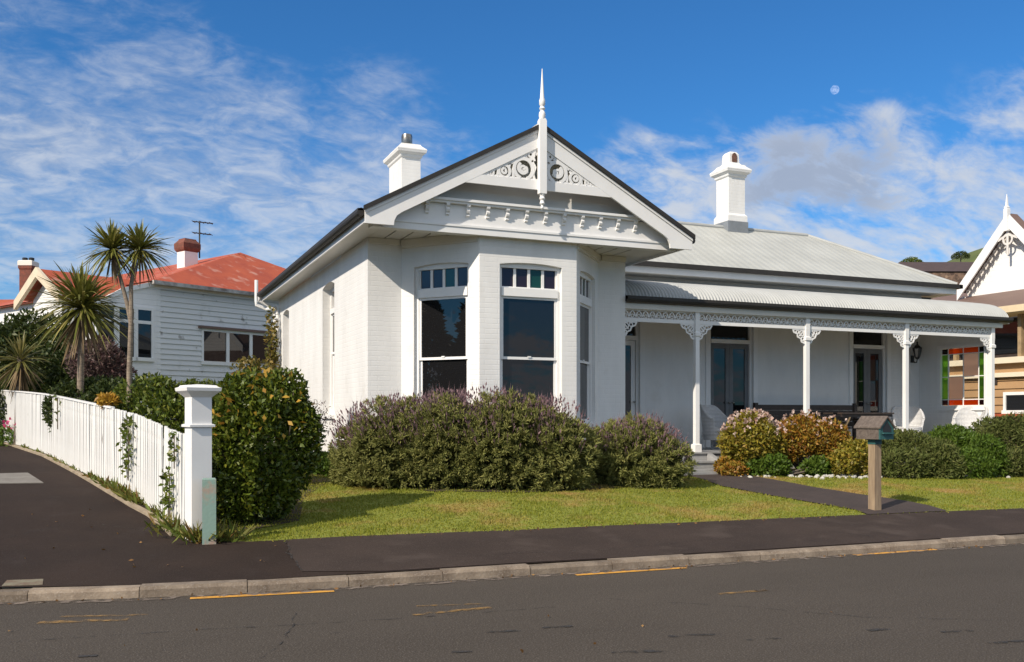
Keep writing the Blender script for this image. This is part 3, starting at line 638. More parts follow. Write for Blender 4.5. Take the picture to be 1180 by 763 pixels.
for side in (0, 1):
    def P2(pts): return pts if side == 0 else [(2*AX-x, z) for x, z in pts]
    def rb(pts, w, dd=.0): fw.ribbon(P2(pts), [q*1.3 for q in w] if hasattr(w, '__len__') else w*1.3, frG, -.004-dd, .016-dd)
    k = zt1
    rb(arc(6.20, k+.175, .165, -70, 250, 22), .042); rb(arc(6.20, k+.175, .105, 120, 400, 18, .05), .036, .001); rb(arc(6.19, k+.17, .05, 0, 340, 12), .03, .002)
    rb(arc(5.86, k+.105, .098, -60, 260, 18), .034, .001); rb(arc(5.86, k+.105, .05, 90, 380, 12, .03), .03, .002)
    rb(arc(5.615, k+.06, .055, -50, 240, 14), .026, .001); rb([(5.615, k+.03), (5.62, k+.09)], .024, .002)
    rb(arc(5.44, k+.035, .03, 0, 340, 10), .02, .001)
    rb(arc(6.30, k+.42, .085, -120, 120, 14), .034, .002); rb(arc(6.33, k+.42, .04, 0, 330, 10), .026, .003); rb([(6.40, k+.32), (6.36, k+.40), (6.42, k+.52)], .03, .001)
    rb([(6.02, k+.02), (6.01, k+.12), (6.05, k+.25), (6.00, k+.30)], .032, .003); rb([(6.40, k+.0), (6.37, k+.10), (6.41, k+.22), (6.36, k+.3)], .034, .004)
    rb([(5.74, k+.0), (5.745, k+.1), (5.72, k+.16)], .026, .003); rb([(5.52, k+.0), (5.535, k+.06), (5.51, k+.09)], .022, .003); rb([(5.98, k+.24), (6.09, k+.33), (6.2, k+.38)], .03, .004)
    rb([(5.34, k+.016), (5.45, k+.014), (5.7, k+.012), (6.0, k+.012), (6.46, k+.012)], .024, .005)
    a, b = (xin(k)+.02, k+.0), (AX-.05, k+(AX-.05-xin(k)-.02)*slope); rb([(a[0]+(b[0]-a[0])*q/8, a[1]+(b[1]-a[1])*q/8) for q in range(9)], .03, .006)
    for lx, lz, an in ((6.06, k+.06, 140), (6.34, k+.06, 30), (6.10, k+.36, 200), (5.95, k+.20, 60), (5.77, k+.05, 140), (5.70, k+.12, 60), (6.38, k+.36, 120), (6.20, k+.175, 60), (6.14, k+.24, 150), (6.26, k+.12, 20), (5.88, k+.13, 100), (6.02, k+.30, 30), (6.12, k+.02, 0), (6.30, k+.02, 0), (5.93, k+.02, 20), (5.66, k+.02, 160), (6.24, k+.38, 20), (6.43, k+.45, 90), (5.80, k+.20, 30), (5.60, k+.11, 30)):
        c_, s_ = math.cos(R(an)), math.sin(R(an)); rb([(lx-.035*c_, lz-.035*s_), (lx, lz), (lx+.035*c_, lz+.035*s_)], [.008, .034, .006], .007)
fw.build('fretwork', M['trim'], villa)
# recessed gable face
frP = FR((0, 14.28, 0), (1, 0))
frQ = FR((0, 14.44, 0), (1, 0)); gp = MB(); gp.prism([(3.72, zz(2.97)), (2*AX-3.72, zz(2.97)), (2*AX-3.72, gl_(3.72)-.06), (AX, AZ-.06), (3.72, gl_(3.72)-.06)], frQ, -.06, 0); gp.prism([(3.72, zz(2.965)), (2*AX-3.72, zz(2.965)), (2*AX-3.72, gl_(3.72)-.07), (2*AX-4.15, zz(3.42)), (4.15, zz(3.42)), (3.72, gl_(3.72)-.07)], frP, -.159, 0); gp.build('gable_panel', M['panel'], villa)
sh_ = MB(); sh_.fbox(frP, 4.50, 2*AX-4.50, -.155, .13, zz(3.455), zz(3.495)); sh_.fbox(frP, 4.52, 2*AX-4.52, .002, .10, zz(3.42), zz(3.455)); sh_.build('bracket_shelf', M['trim'], villa)
fz = MB(); fz.fbox(frP, 3.90, 2*AX-3.90, .002, .022, zz(3.10), zz(3.415)); fz.fbox(frP, 3.88, 2*AX-3.88, .002, .045, zz(2.955), zz(3.06)); fz.fbox(frP, 3.89, 2*AX-3.89, .002, .06, zz(3.06), zz(3.095)); fz.build('frieze_board', M['trim'], villa)
br0 = None
for i in range(12):
    x = 4.60+(8.41-4.60)*i/11
    if br0 is None:
        b = MB(); pr = [(.02, zz(3.42)), (.105, zz(3.42)), (.10, zz(3.385)), (.065, zz(3.36)), (.085, zz(3.325)), (.075, zz(3.295)), (.045, zz(3.27)), (.055, zz(3.245)), (.022, zz(3.225))]
        frb = FR((x-.028, 14.28, 0), (0, -1)); b.prism([(p, z) for p, z in pr][::-1], frb, -.056, 0)
        br0 = b.build('bracket', M['trim'], villa)
    else:
        c = br0.copy(); COL.objects.link(c); c.location.x += (8.41-4.60)*i/11
# finial: square post over the apex, turned spire above, turned drop below
fi = MB(); fx, fy = AX, 14.06-.075
fi.stack(fx, fy, [(zz(3.66), .062, .05), (zz(4.86), .062, .05), (zz(4.90), .045, .04)])
fi.lathe(fx, fy, [(zz(4.89), .045), (zz(4.95), .058), (zz(5.0), .05), (zz(5.03), .03), (zz(5.06), .052), (zz(5.10), .03), (zz(5.13), .05), (zz(5.20), .05), (zz(5.24), .036), (zz(5.72), .006)], 12)
fi.lathe(fx, fy, [(zz(3.40), .008), (zz(3.43), .03), (zz(3.47), .02), (zz(3.50), .045), (zz(3.55), .03), (zz(3.58), .05), (zz(3.62), .035), (zz(3.66), .05)], 12)
fi.build('finial', M['trim'], villa, smooth=True)
# main hip roof
rY0, rYr, rX1, rz0, rz1 = 17.24, 19.78, 19.48, zz(3.30), zz(4.79); rY1 = 2*rYr-rY0; hx = rX1-(rYr-rY0)
mr_ = MB(); X0 = 6.6
mr_.quad((X0, rY0, rz0), (rX1, rY0, rz0), (hx, rYr, rz1), (X0, rYr, rz1)); mr_.quad((rX1, rY0, rz0), (rX1, rY1, rz0), (hx, rYr, rz1)); mr_.quad((rX1, rY1, rz0), (X0, rY1, rz0), (X0, rYr, rz1), (hx, rYr, rz1))
mr_.quad((X0, rY0, rz0-.03), (X0, rY1, rz0-.03), (rX1, rY1, rz0-.03), (rX1, rY0, rz0-.03))
mr_.quad((X0, rY0, rz0-.03), (rX1, rY0, rz0-.03), (rX1, rY0, rz0), (X0, rY0, rz0)); mr_.quad((rX1, rY0, rz0-.03), (rX1, rY1, rz0-.03), (rX1, rY1, rz0), (rX1, rY0, rz0))
mr_.build('main_roof', M['roof'], villa)
rc = MB(); rc.tube([(X0, rYr, rz1), (hx, rYr, rz1)], .06, 10); rc.tube([(hx, rYr, rz1), (rX1, rY0, rz0+.01)], .05, 10); rc.tube([(hx, rYr, rz1), (rX1, rY1, rz0+.01)], .05, 10); rc.build('ridge_cap', M['roofv'], villa)
mg = MB(); mg.box(9.2, rX1+.06, rY0-.10, rY0-.004, rz0-.10, rz0-.004); mg.box(rX1+.004, rX1+.10, rY0-.10, rY1, rz0-.10, rz0-.006); mg.build('gutter', M['gutter'], villa)
mf = MB(); mf.box(9.0, rX1-.02, rY0+.0, rY0+.025, rz0-.24, rz0-.034); mf.box(rX1-.025, rX1, rY0+.027, rY1, rz0-.24, rz0-.034); mf.box(9.0, rX1-.03, rY0+.028, 17.835, rz0-.235, rz0-.215); mf.box(18.865, rX1-.03, 17.84, rY1, rz0-.235, rz0-.215)
mf.box(9.0, 18.85, 17.76, 17.836, rz0-.33, rz0-.238); mf.build('fascia', M['trim'], villa)
# chimneys
def chimney(cx, cy, hx_, hy_, z0, pot):
    c = MB(); h = zz(6.05)
    prof = [(z0, hx_+.045, hy_+.045), (zz(5.08), hx_+.045, hy_+.045), (zz(5.14), hx_, hy_), (h, hx_, hy_), (h+.03, hx_+.03, hy_+.03), (h+.08, hx_+.04, hy_+.04), (h+.13, hx_+.11, hy_+.11), (h+.19, hx_+.125, hy_+.125), (h+.21, hx_+.12, hy_+.12), (h+.30, hx_+.02, hy_+.02), (h+.34, hx_+.0, hy_+.0)]
    c.stack(cx, cy, prof); o = c.build('chimney', M['white'], villa)
    MB().stack(cx, cy, [(z0, hx_+.06, hy_+.06), (zz(4.93), hx_+.06, hy_+.06), (zz(4.935), hx_+.05, hy_+.05)]).build('flashing', M['lead'], o)
    if pot == 'flue':
        p = MB(); z = h+.33; x = cx-.02
        p.lathe(x, cy-.25, [(z, .075), (z+.05, .075), (z+.06, .12), (z+.10, .13), (z+.25, .13), (z+.29, .12), (z+.30, .05)], 16); p.build('flue', M['potmetal'], o, smooth=True)
    else:
        p = MB(); z = h+.33                                           # plastered hood with a dark arched mouth
        p.stack(cx, cy, [(z, hx_-.03, hy_-.05), (z+.08, hx_-.10, hy_-.10), (z+.30, hx_-.11, hy_-.11), (z+.36, hx_-.16, hy_-.14)]); p.build('chimney_pot', M['white'], o)
        q = MB(); fq = FR((cx, cy-hy_+.10, 0), (1, 0)); q.prism([(-.075, z+.09), (.075, z+.09), (.075, z+.24), (.05, z+.30), (0, z+.325), (-.05, z+.30), (-.075, z+.24)], fq, -.02, .012); q.build('pot_mouth', M['terracotta'], o)
chimney(14.55, 19.86, .25, .26, zz(4.60), 'hood'); chimney(6.44, 21.65, .23, .53, zz(4.3), 'flue')
# verandah
dk = MB()
for i in range(18):
    y0 = 15.42+(17.83-15.42)*i/18; dk.box(8.99, 19.2, y0, y0+.128, zz(-.73), zz(-.706))
dk.box(8.99, 19.18, 15.45, 15.49, .3, zz(-.735)); dk.box(19.14, 19.18, 15.5, 17.83, .3, zz(-.735)); dk.build('deck', M['deck'], villa)
st_ = MB()
gs = g(10, 14.8)
for i, (y0, y1, zt) in enumerate(((15.10, 15.44, zz(-.86)), (14.76, 15.10, zz(-1.0)))):
    st_.box(9.25, 10.72, y0+.03, y1, gs-.2, zt-.03); st_.box(9.22, 10.75, y0, y1+.0, zt-.03, zt)
st_.hexa([(10.755, 14.62, gs-.1), (10.86, 14.62, gs-.1), (10.86, 15.44, gs-.1), (10.755, 15.44, gs-.1)], [(10.755, 14.62, gs+.06), (10.86, 14.62, gs+.06), (10.86, 15.44, zz(-.72)), (10.755, 15.44, zz(-.72))])
st_.box(9.1, 10.86, 14.55, 14.758, gs-.1, gs+.05)
st_.build('steps', M['deck'], villa)
posts = [10.68, 13.43, 16.19, 18.84]; VY = 15.70
frV = FR((0, VY, 0), (1, 0))
p0 = None
for x in posts:
    if p0 is None:
        p = MB(); p.stack(x, VY, [(zz(-.706), .075, .075), (zz(-.56), .075, .075), (zz(-.54), .046, .046), (zz(1.58), .046, .046), (zz(1.60), .066, .066), (zz(1.66), .066, .066), (zz(1.68), .046, .046), (zz(1.83), .052, .052), (zz(2.07), .052, .052)])
        p0 = p.build('verandah_post', M['trim'], villa)
    else:
        c = p0.copy(); COL.objects.link(c); c.location.x += x-posts[0]
vb = MB(); vb.box(8.99, 19.05, VY-.05, VY+.05, zz(2.07), zz(2.33)); vb.box(8.99, 19.10, VY-.09, VY-.054, zz(2.065), zz(2.17)); vb.box(18.97, 19.06, VY+.052, 17.83, zz(2.07), zz(2.40)); vb.build('verandah_beam', M['trim2'], villa)
ends = [8.99]+posts
for a, b in zip(ends[:-1], ends[1:]):
    x0, x1 = a+(.053 if a > 9 else .0), b-.053
    fz_ = MB(); fz_.fbox(frV, x0, x1, -.02, .02, zz(1.83), zz(1.905)); fz_.fbox(frV, x0, x1, -.019, .019, zz(2.045), zz(2.068))
    n = max(4, round((x1-x0)/.155)); w = (x1-x0)/n; cz = zz(1.975)
    for i in range(n):
        c = x0+w*(i+.5)
        fz_.ribbon([(c-w/2, zz(1.905)), (c-w*.28, cz+.03), (c, zz(2.042)), (c+w*.28, cz+.03), (c+w/2, zz(1.905))], .022, frV, -.012, .012)
        fz_.ribbon(arc(c, zz(1.945), .030, 0, 324, 9), .014, frV, -.01, .01, True)
    fz_.build('lace_frieze', M['trim'], villa)
def lace_bracket(x, sgn):
    b = MB(); z1 = zz(1.83); P = lambda a, c: (x+sgn*a, z1-c)
    pts = [P(.0, .30), P(.07, .27), P(.10, .20), P(.17, .17), P(.20, .10), P(.27, .075), P(.31, .012)]
    b.ribbon(pts, .03, frV, -.012, .012)
    b.ribbon([P(.012, .0), P(.012, .30)], .024, frV, -.013, .013); b.ribbon([P(.0, .012), P(.32, .012)], .024, frV, -.0135, .0135)
    b.ribbon(arc(*P(.075, .085), .055, 0, 330, 12), .022, frV, -.0115, .0115, True); b.ribbon(arc(*P(.185, .06), .036, 0, 330, 10), .02, frV, -.0105, .0105, True); b.ribbon(arc(*P(.05, .20), .036, 0, 330, 10), .02, frV, -.0105, .0105, True)
    b.ribbon([P(.0, .0), P(.06, .07), P(.13, .15)], .024, frV, -.0095, .0095)
    b.build('lace_bracket', M['trim'], villa)
lace_bracket(9.0, 1)
for i, x in enumerate(posts):
    lace_bracket(x-.053, -1)
    if i < 3: lace_bracket(x+.053, 1)
# bull-nosed corrugated verandah roof
prof = [(17.835, 2.97), (17.3, 2.885), (16.75, 2.79), (16.3, 2.705), (16.05, 2.65), (15.9, 2.60), (15.78, 2.54), (15.68, 2.465), (15.61, 2.38), (15.565, 2.29)]
xa, xb = 8.99, 19.26; npitch = round((xb-xa)/.076); cols = npitch*6+1
xs = np.linspace(xa, xb, cols); ph = np.sin((xs-xa)/(xb-xa)*npitch*2*math.pi)*.016
V = []
for k, (y, z) in enumerate(prof):
    a = prof[max(k-1, 0)]; b = prof[min(k+1, len(prof)-1)]; t = Vector((b[0]-a[0], b[1]-a[1])).normalized(); nn_ = Vector((t.y, -t.x)); nn_ = -nn_ if nn_.y < 0 else nn_
    if nn_.y < .02: nn_ = Vector((-1, 0))
    V.append(np.c_[xs, y+ph*nn_.x, zz(z)+ph*nn_.y])
V = np.concatenate(V); r_ = len(prof)
Q = [(i*cols+j, (i+1)*cols+j, (i+1)*cols+j+1, i*cols+j+1) for i in range(r_-1) for j in range(cols-1)]
arr_mesh('verandah_roof', V, Q, M['roofv'], villa, smooth=True)
fl_ = MB(); fl_.box(9.0, 19.2, 17.79, 17.836, zz(2.955), zz(3.03)); fl_.build('roof_top_strip', mat('slate_blue_strip', (.07, .085, .11), .5, .2, 4), villa)  # dark slate blue strip along the top edge of the verandah roof
vg = MB(); vg.tube([(8.99, 15.535, zz(2.245)), (xb+.02, 15.535, zz(2.245))], .06, 12); vg.box(8.99, xb+.02, 15.47, 15.60, zz(2.24), zz(2.30)); vg.build('verandah_gutter', M['gutter'], villa)
ec = MB(); fe = FR((xb, 0, 0), (0, 1))                              # closed end of the bull-nose
pe = [(y, zz(z)-.015) for y, z in prof]
ec.prism([(15.565, zz(2.16)), (17.83, zz(2.16))]+pe, fe, -.03, 0)
ec.build('verandah_end_board', M['trim'], villa)
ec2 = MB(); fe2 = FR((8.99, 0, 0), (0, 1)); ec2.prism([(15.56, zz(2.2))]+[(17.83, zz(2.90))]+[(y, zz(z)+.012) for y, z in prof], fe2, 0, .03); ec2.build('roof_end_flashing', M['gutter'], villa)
vc = MB(); vc.quad((9.0, 15.66, zz(2.30)), (19.2, 15.66, zz(2.30)), (19.2, 17.83, zz(2.78)), (9.0, 17.83, zz(2.78))); vc.build('verandah_ceiling', M['ceil'], villa)
# end screen with coloured glass
SX = 18.852; frS = FR((SX, 17.845, 0), (0, -1))                       # seen from the verandah (from the left)
W0, W1, wz0, wz1 = 17.845-17.17, 17.845-15.90, zz(.27), zz(1.66)
sc = MB(); th = .09
sc.fbox(frS, 0, W0-.09, -th, 0, zz(-.70), zz(2.06)); sc.fbox(frS, W1+.05, W1+.14, -th, 0, zz(-.70), zz(2.06)); sc.fbox(frS, W0-.09, W1+.05, -th+.001, -.001, zz(-.70), wz0-.08); sc.fbox(frS, W0-.09, W1+.05, -th+.001, -.001, wz1+.08, zz(2.06))
scr = sc.build('end_screen', M['white'], villa)
wf = MB()
for a, b in ((W0-.09, W0), (W1, W1+.05)): wf.fbox(frS, a, b, -th-.01, .02, wz0-.08, wz1+.08)
wf.fbox(frS, W0, W1, -th-.009, .019, wz0-.08, wz0); wf.fbox(frS, W0, W1, -th-.009, .019, wz1, wz1+.08); wf.fbox(frS, W0-.12, W1+.08, .001, .05, wz0-.12, wz0-.081); wf.build('window_frame', M['trim'], scr)
bw_, bh_ = .20, .14; u0, u1, v0, v1 = W0+bw_, W1-.19, wz0+bh_, wz1-bh_; um = (u0+u1)/2
panes = [((W0, u0, v0, v1), 0), ((u1, W1, v0, v1), 0), ((u0, u1, wz0, v0), 1), ((u0, u1, v1, wz1), 1), ((W0, u0, wz0, v0), 2), ((u1, W1, wz0, v0), 2), ((W0, u0, v1, wz1), 2), ((u1, W1, v1, wz1), 2)]
vh = (v1-v0)/4
panes += [((u0, um, v0+vh*2, v1), 3), ((u0, um, v0, v0+vh*2), 4), ((um, u1, v0+vh*2, v1), 4), ((um, u1, v0, v0+vh*2), 3)]
gp_ = MB()
for (a, b, c, d), mi in panes: gp_.mi = mi; gp_.fbox(frS, a+.008, b-.008, -.05, -.044, c+.008, d-.008)
gp_.build('leadlight', [seethrough('green_glass', (.34, .58, .16), .04, frost=.35), seethrough('orange_glass', (.90, .27, .07), .04, frost=.35), seethrough('plum_glass', (.12, .02, .03), .04), seethrough('clear_glass', (.96, .96, .94), .05), seethrough('obscure_glass', (.85, .66, .56), .05, frost=.75)], scr)
cm_ = MB()
for u in (u0, um, u1): cm_.fbox(frS, u-.012, u+.012, -.06, -.034, wz0, wz1)
for v in (v0, v1, v0+vh*2): cm_.fbox(frS, W0, W1, -.059, -.035, v-.01, v+.01)
cm_.build('glazing_bar', M['trim'], scr)
# wall lantern by the corner
ln = thing('wall_lantern', (18.60, 17.60, zz(1.35)), 'black iron carriage lantern on the verandah wall beside the coloured glass window', 'lantern')
lx, ly = 18.60, 17.66; b = MB(); b.tube([(lx, 17.83, zz(1.45)), (lx, 17.74, zz(1.36)), (lx, 17.68, zz(1.36)), (lx, ly, zz(1.44))], .014, 8); b.lathe(lx, 17.82, [(zz(1.36), .045), (zz(1.54), .045)], 10); b.build('arm', M['black'], ln)
b = MB(); b.lathe(lx, ly, [(zz(1.44), .03), (zz(1.47), .055), (zz(1.49), .06)], 6); b.lathe(lx, ly, [(zz(1.70), .11), (zz(1.72), .115), (zz(1.80), .03), (zz(1.83), .02), (zz(1.86), .028), (zz(1.88), .01)], 6)
for k in range(6): c_, s_ = math.cos(k*math.pi/3), math.sin(k*math.pi/3); b.tube([(lx+.06*c_, ly+.06*s_, zz(1.49)), (lx+.105*c_, ly+.105*s_, zz(1.70))], .007, 5)
b.build('lamp_cage', M['black'], ln); MB().lathe(lx, ly, [(zz(1.49), .052), (zz(1.70), .096)], 6).build('lamp_glass', M['lampglass'], ln)
# downpipes at the back-left corner
dp = MB(); dp.tube([(3.50, 24.85, zz(3.10)), (3.50, 24.9, zz(3.0)), (3.80, 24.9, zz(2.86)), (3.90, 24.9, zz(2.7)), (3.90, 24.9, .5)], .05, 8); dp.tube([(3.45, 25.05, zz(3.0)), (3.45, 25.05, zz(3.55))], .045, 8); dp.tube([(3.45, 25.05, zz(3.0)), (3.45, 25.05, zz(2.9)), (3.7, 25.0, zz(2.8)), (3.86, 24.62, zz(2.8)), (3.90, 24.5, zz(2.6)), (3.90, 24.5, .5)], .045, 8)
dp.build('downpipe', M['trim'], villa, smooth=True)
fv = MB(); fv.box(4.5, 4.75, 15.548, 15.558, .62, .74)
# ------------------------------------------------------------------ verandah furniture
def wicker_chair(label):
    t = thing('wicker_chair', (0, 0, 0), label, 'chair', 'white wicker chairs on the verandah')
    b = MB(); n = 18; rings = []
    for k in range(n+1):                                            # curved back running down into the arms
        a = R(-20+220*k/n); q_ = max(0, min(1, 1.55*(1-abs(2*k/n-1)))); h = .64+.29*q_*q_*(3-2*q_); ro = .31+.03
        rings.append((math.cos(a), math.sin(a), h))
    for (c0, s0, h0), (c1, s1, h1) in zip(rings[:-1], rings[1:]):
        lo = .33; P = lambda c, s, r, z: (c*r, s*r*.95, z)
        b.hexa([P(c0, s0, .31, lo), P(c1, s1, .31, lo), P(c1, s1, .27, lo), P(c0, s0, .27, lo)], [P(c0, s0, .37, h0), P(c1, s1, .37, h1), P(c1, s1, .325, h1), P(c0, s0, .325, h0)])
    b.build('backrest', M['wicker'], t)
    r = MB(); r.tube([(c*.352, s*.335, h+.005) for c, s, h in rings], .03, 8); r.build('arm_roll', M['wicker'], t, smooth=True)
    s = MB(); s.lathe(0, 0, [(.36, .27), (.40, .31), (.45, .31), (.47, .27)], 20); s.build('seat', M['wicker'], t, smooth=True)
    sk = MB(); sk.lathe(0, 0, [(.20, .275), (.36, .285)], 20); sk.build('apron', M['wicker'], t)
    for x, y in ((-.22, -.2), (.22, -.2), (-.2, .22), (.2, .22)): MB().tube([(x*1.1, y*1.1, 0), (x, y, .38)], [.022, .026], 8).build('leg', M['wicker'], t)
    return t
DZ = zz(-.706)
def dk_pos(px, Y): return (XY(px, Y), Y, DZ)
c1_ = wicker_chair('shaded white wicker tub chair beside the left french door behind the first post'); c2_ = copy_tree(c1_); c3_ = copy_tree(c1_)
c1_.location = dk_pos(826, 16.85); c1_.rotation_euler.z = R(25)
c2_.location = dk_pos(1046, 16.75); c2_.rotation_euler.z = R(-35); c2_['label'] = 'white wicker tub chair in front of the right french door under the black lantern'
c3_.location = dk_pos(1118, 16.05); c3_.rotation_euler.z = R(-75); c3_['label'] = 'sunlit white wicker chair below the coloured glass window'
t = thing('bench', (14.9, 17.4, DZ), 'long dark brown timber bench with tall solid back against the verandah wall', 'bench')
x0, x1 = 13.5, 16.45; b = MB()
for i in range(4): b.box(x0, x1, 17.50-.01*i, 17.535-.01*i, DZ+.98-.13*(i+1)+.005, DZ+.98-.13*i-.004)
b.box(x0-.03, x0+.06, 17.47, 17.545, DZ, DZ+1.02); b.box(x1-.06, x1+.03, 17.47, 17.545, DZ, DZ+1.02); b.build('backrest', M['darkwood'], t)
b = MB()
for i in range(4): b.box(x0, x1, 17.03+.11*i, 17.125+.11*i, DZ+.42, DZ+.45)
b.build('seat', M['darkwood'], t)
for x in (x0, x1-.08): MB().box(x, x+.08, 17.05, 17.13, DZ, DZ+.62).build('leg', M['darkwood'], t); MB().box(x-.01, x+.09, 17.0, 17.49, DZ+.62, DZ+.66).build('armrest', M['darkwood'], t)
tx, ty = XY(986, 16.55), 16.55
t = thing('table', (tx, ty, DZ), 'brown slatted timber table with crossed pale legs in front of the bench', 'table')
b = MB()
for i in range(7): b.box(tx-.75, tx+.75, ty-.40+.115*i, ty-.40+.115*i+.105, DZ+.76, DZ+.795)
b.box(tx-.74, tx+.74, ty-.36, ty-.33, DZ+.70, DZ+.758); b.build('tabletop', M['darkwood'], t)
for sx in (-.5, .5):
    for s in (-1, 1):
        b = MB(); n = 8; pts = [(tx+sx+.012*s, ty+s*(.34-.68*k/n)+.06*s*math.sin(k/n*2*math.pi), DZ+.70*k/n+.0) for k in range(n+1)]; b.tube(pts, .028, 6); b.build('leg', M['tan_wood'], t)
t = thing('pot_plant', (*XYp, DZ) if False else (XY(1012, 15.75), 15.75, DZ), 'small plant in a pot on the deck edge', 'pot plant') if False else None

# ------------------------------------------------------------------ foliage tools
def unit(a): return a/np.maximum(np.linalg.norm(a, axis=-1, keepdims=True), 1e-9)
def leaf_quads(Pn, D, ln, wd, fold=.25):
    n = len(Pn); D = unit(D); s = unit(np.cross(D, unit(rng.normal(size=(n, 3))))); nm = np.cross(s, D)
    ln = np.broadcast_to(ln, (n,))[:, None]; wd = np.broadcast_to(wd, (n,))[:, None]
    a = Pn; tip = Pn+D*ln; m_ = Pn+D*ln*.5
    l = m_+s*wd*.5+nm*wd*fold; r = m_-s*wd*.5+nm*wd*fold
    V = np.stack([a, l, tip, r], 1).reshape(-1, 3); Q = np.arange(4*n).reshape(n, 4); return V, Q
def lumps_dir(n, up=-.35):
    d = unit(rng.normal(size=(int(n*2.2), 3))); d = d[d[:, 2] > up]
    while len(d) < n: d = np.concatenate([d, d])
    return d[:n]
def lump_cloud(lumps, n, depth=.25, up=-.45, bumps=26, amp=.13, ground=None):
    """points spread through the outer shell of a union of ellipsoids: returns points and outward directions"""
    vol = np.array([l[1][0]*l[1][2]+l[1][1]*l[1][2] for l in lumps]); cnt = (vol/vol.sum()*n).astype(int)
    Ps, Ds = [], []
    for (c, r), k in zip(lumps, cnt):
        d = lumps_dir(k, up); bd_ = unit(rng.normal(size=(bumps, 3))); ba = rng.uniform(-amp, amp, bumps)
        bump = 1+(np.exp(9*(d@bd_.T-1))*ba).sum(1)
        rad = bump*(1-np.abs(rng.normal(size=k))*depth).clip(.15, 1.1)
        p = np.array(c)+d*np.array(r)*rad[:, None]; o = unit(d/np.array(r))
        keep = np.ones(k, bool)
        for (c2, r2) in lumps:
            if c2 is c: continue
            keep &= (((p-np.array(c2))/np.array(r2))**2).sum(1) > .45
        Ps.append(p[keep]); Ds.append(o[keep])
    Pn, Dn = np.concatenate(Ps), np.concatenate(Ds)
    gz = garr(Pn[:, 0], Pn[:, 1]); k = Pn[:, 2] > gz+.01
    return Pn[k], Dn[k]
def stems(b, base, tops, r0, r1):
    for t_ in tops:
        m_ = (Vector(base)*.45+Vector(t_)*.55)+Vector((random.uniform(-.08, .08), random.uniform(-.08, .08), 0)); b.tube([base, m_, t_], [r0, (r0+r1)/2, r1], 6)
def bush(name, label, cat, lumps, n, ln, wd, m, group=None, depth=.22, out=.7, up=.3, rnd=.8, amp=.13, loc=None, bumps=26, stem=True):
    c = lumps[0][0]; base = loc or (c[0], c[1], g(c[0], c[1])-.02); t = thing(name, base, label, cat, group)
    Pn, Dn = lump_cloud(lumps, n, depth, amp=amp, bumps=bumps, up=-.85)
    D = Dn*out+np.array([0, 0, up])+rng.normal(size=Pn.shape)*rnd
    k = len(Pn); V, Q = leaf_quads(Pn-unit(D)*ln*.3, D, ln*rng.uniform(.65, 1.25, k), wd*rng.uniform(.7, 1.2, k))
    arr_mesh('foliage', V, Q, m, t)
    if stem:
        b = MB()
        for (c, r) in lumps:
            c0_ = lumps[0][0]; cb = (c0_[0]*.97+c[0]*.03, c0_[1]*.97+c[1]*.03)
            stems(b, (*cb, g(*cb)-.03), [(c[0]+random.uniform(-.6, .6)*r[0], c[1]+random.uniform(-.6, .6)*r[1], c[2]+random.uniform(.0, .5)*r[2]) for _ in range(6)], min(.03, r[0]*.06), .008)
        b.build('stems', M['bark'], t)
    return t
def cen(px, Z, zc): x, y = plan(px, Z); return (x, y, zc)
GREEN = leafmat('glossy_leaf', [(.045, .07, .008), (.075, .11, .012), (.10, .14, .015), (.135, .165, .017), (.06, .09, .010), (.20, .20, .02)], .42, .22, .45)
GREEN2 = leafmat('hedge_leaf', [(.05, .08, .010), (.09, .13, .016), (.13, .165, .02), (.07, .10, .012), (.19, .20, .03)], .45, .25, .4)
DARK = leafmat('dark_leaf', [(.022, .038, .008), (.035, .055, .011), (.05, .07, .014), (.075, .09, .018)], .5, .2, .35)
LAV = leafmat('lavender_leaf', [(.16, .18, .052), (.235, .245, .07), (.19, .195, .064), (.30, .285, .088), (.13, .14, .046)], .7, .2, .2)
LAVF = leafmat('lavender_flower', [(.23, .14, .17), (.29, .18, .20), (.18, .12, .13), (.34, .23, .24)], .7, .2, .2)
YELG = leafmat('yellow_green_leaf', [(.20, .19, .02), (.28, .24, .03), (.34, .26, .035), (.14, .15, .02), (.36, .22, .03)], .5, .3)
RUST = leafmat('rusty_leaf', [(.30, .13, .018), (.38, .19, .022), (.34, .24, .03), (.18, .15, .02), (.26, .08, .02)], .55, .3)
GREY = leafmat('grey_green_leaf', [(.09, .115, .028), (.12, .14, .036), (.08, .095, .028), (.155, .16, .048)], .65, .25, .2)
FRESH = leafmat('fresh_green_leaf', [(.06, .115, .012), (.085, .145, .016), (.11, .165, .02), (.055, .095, .012)], .55, .3, .3)
PINK = leafmat('pale_pink_flower', [(.55, .36, .30), (.62, .46, .40), (.66, .54, .48), (.45, .25, .20)], .6, .3)
HOTPINK = leafmat('hot_pink_flower', [(.65, .06, .20), (.72, .12, .28), (.6, .05, .12)], .6, .3)
YELL = leafmat('yellow_leaf', [(.42, .26, .03), (.5, .30, .04), (.36, .18, .03)], .5, .3)
SWORD = leafmat('cabbage_leaf', [(.11, .125, .02), (.165, .17, .03), (.24, .215, .05), (.085, .10, .018), (.31, .26, .08)], .42, .2, .5)
SWORDY = leafmat('flax_leaf', [(.14, .13, .035), (.20, .18, .05), (.10, .11, .03), (.24, .19, .07)], .5, .25)
DEADL = leafmat('dry_cabbage_leaf', [(.20, .14, .075), (.26, .19, .11), (.15, .10, .05)], .8, .2, .2)
MAUVE = leafmat('mauve_bush_leaf', [(.11, .06, .06), (.15, .085, .08), (.08, .06, .045), (.17, .11, .10)], .6, .25)
SOFTG = leafmat('lawn_blade', [(.20, .235, .024), (.25, .27, .03), (.29, .285, .04), (.15, .19, .022), (.32, .28, .05)], .6, .35, .2)

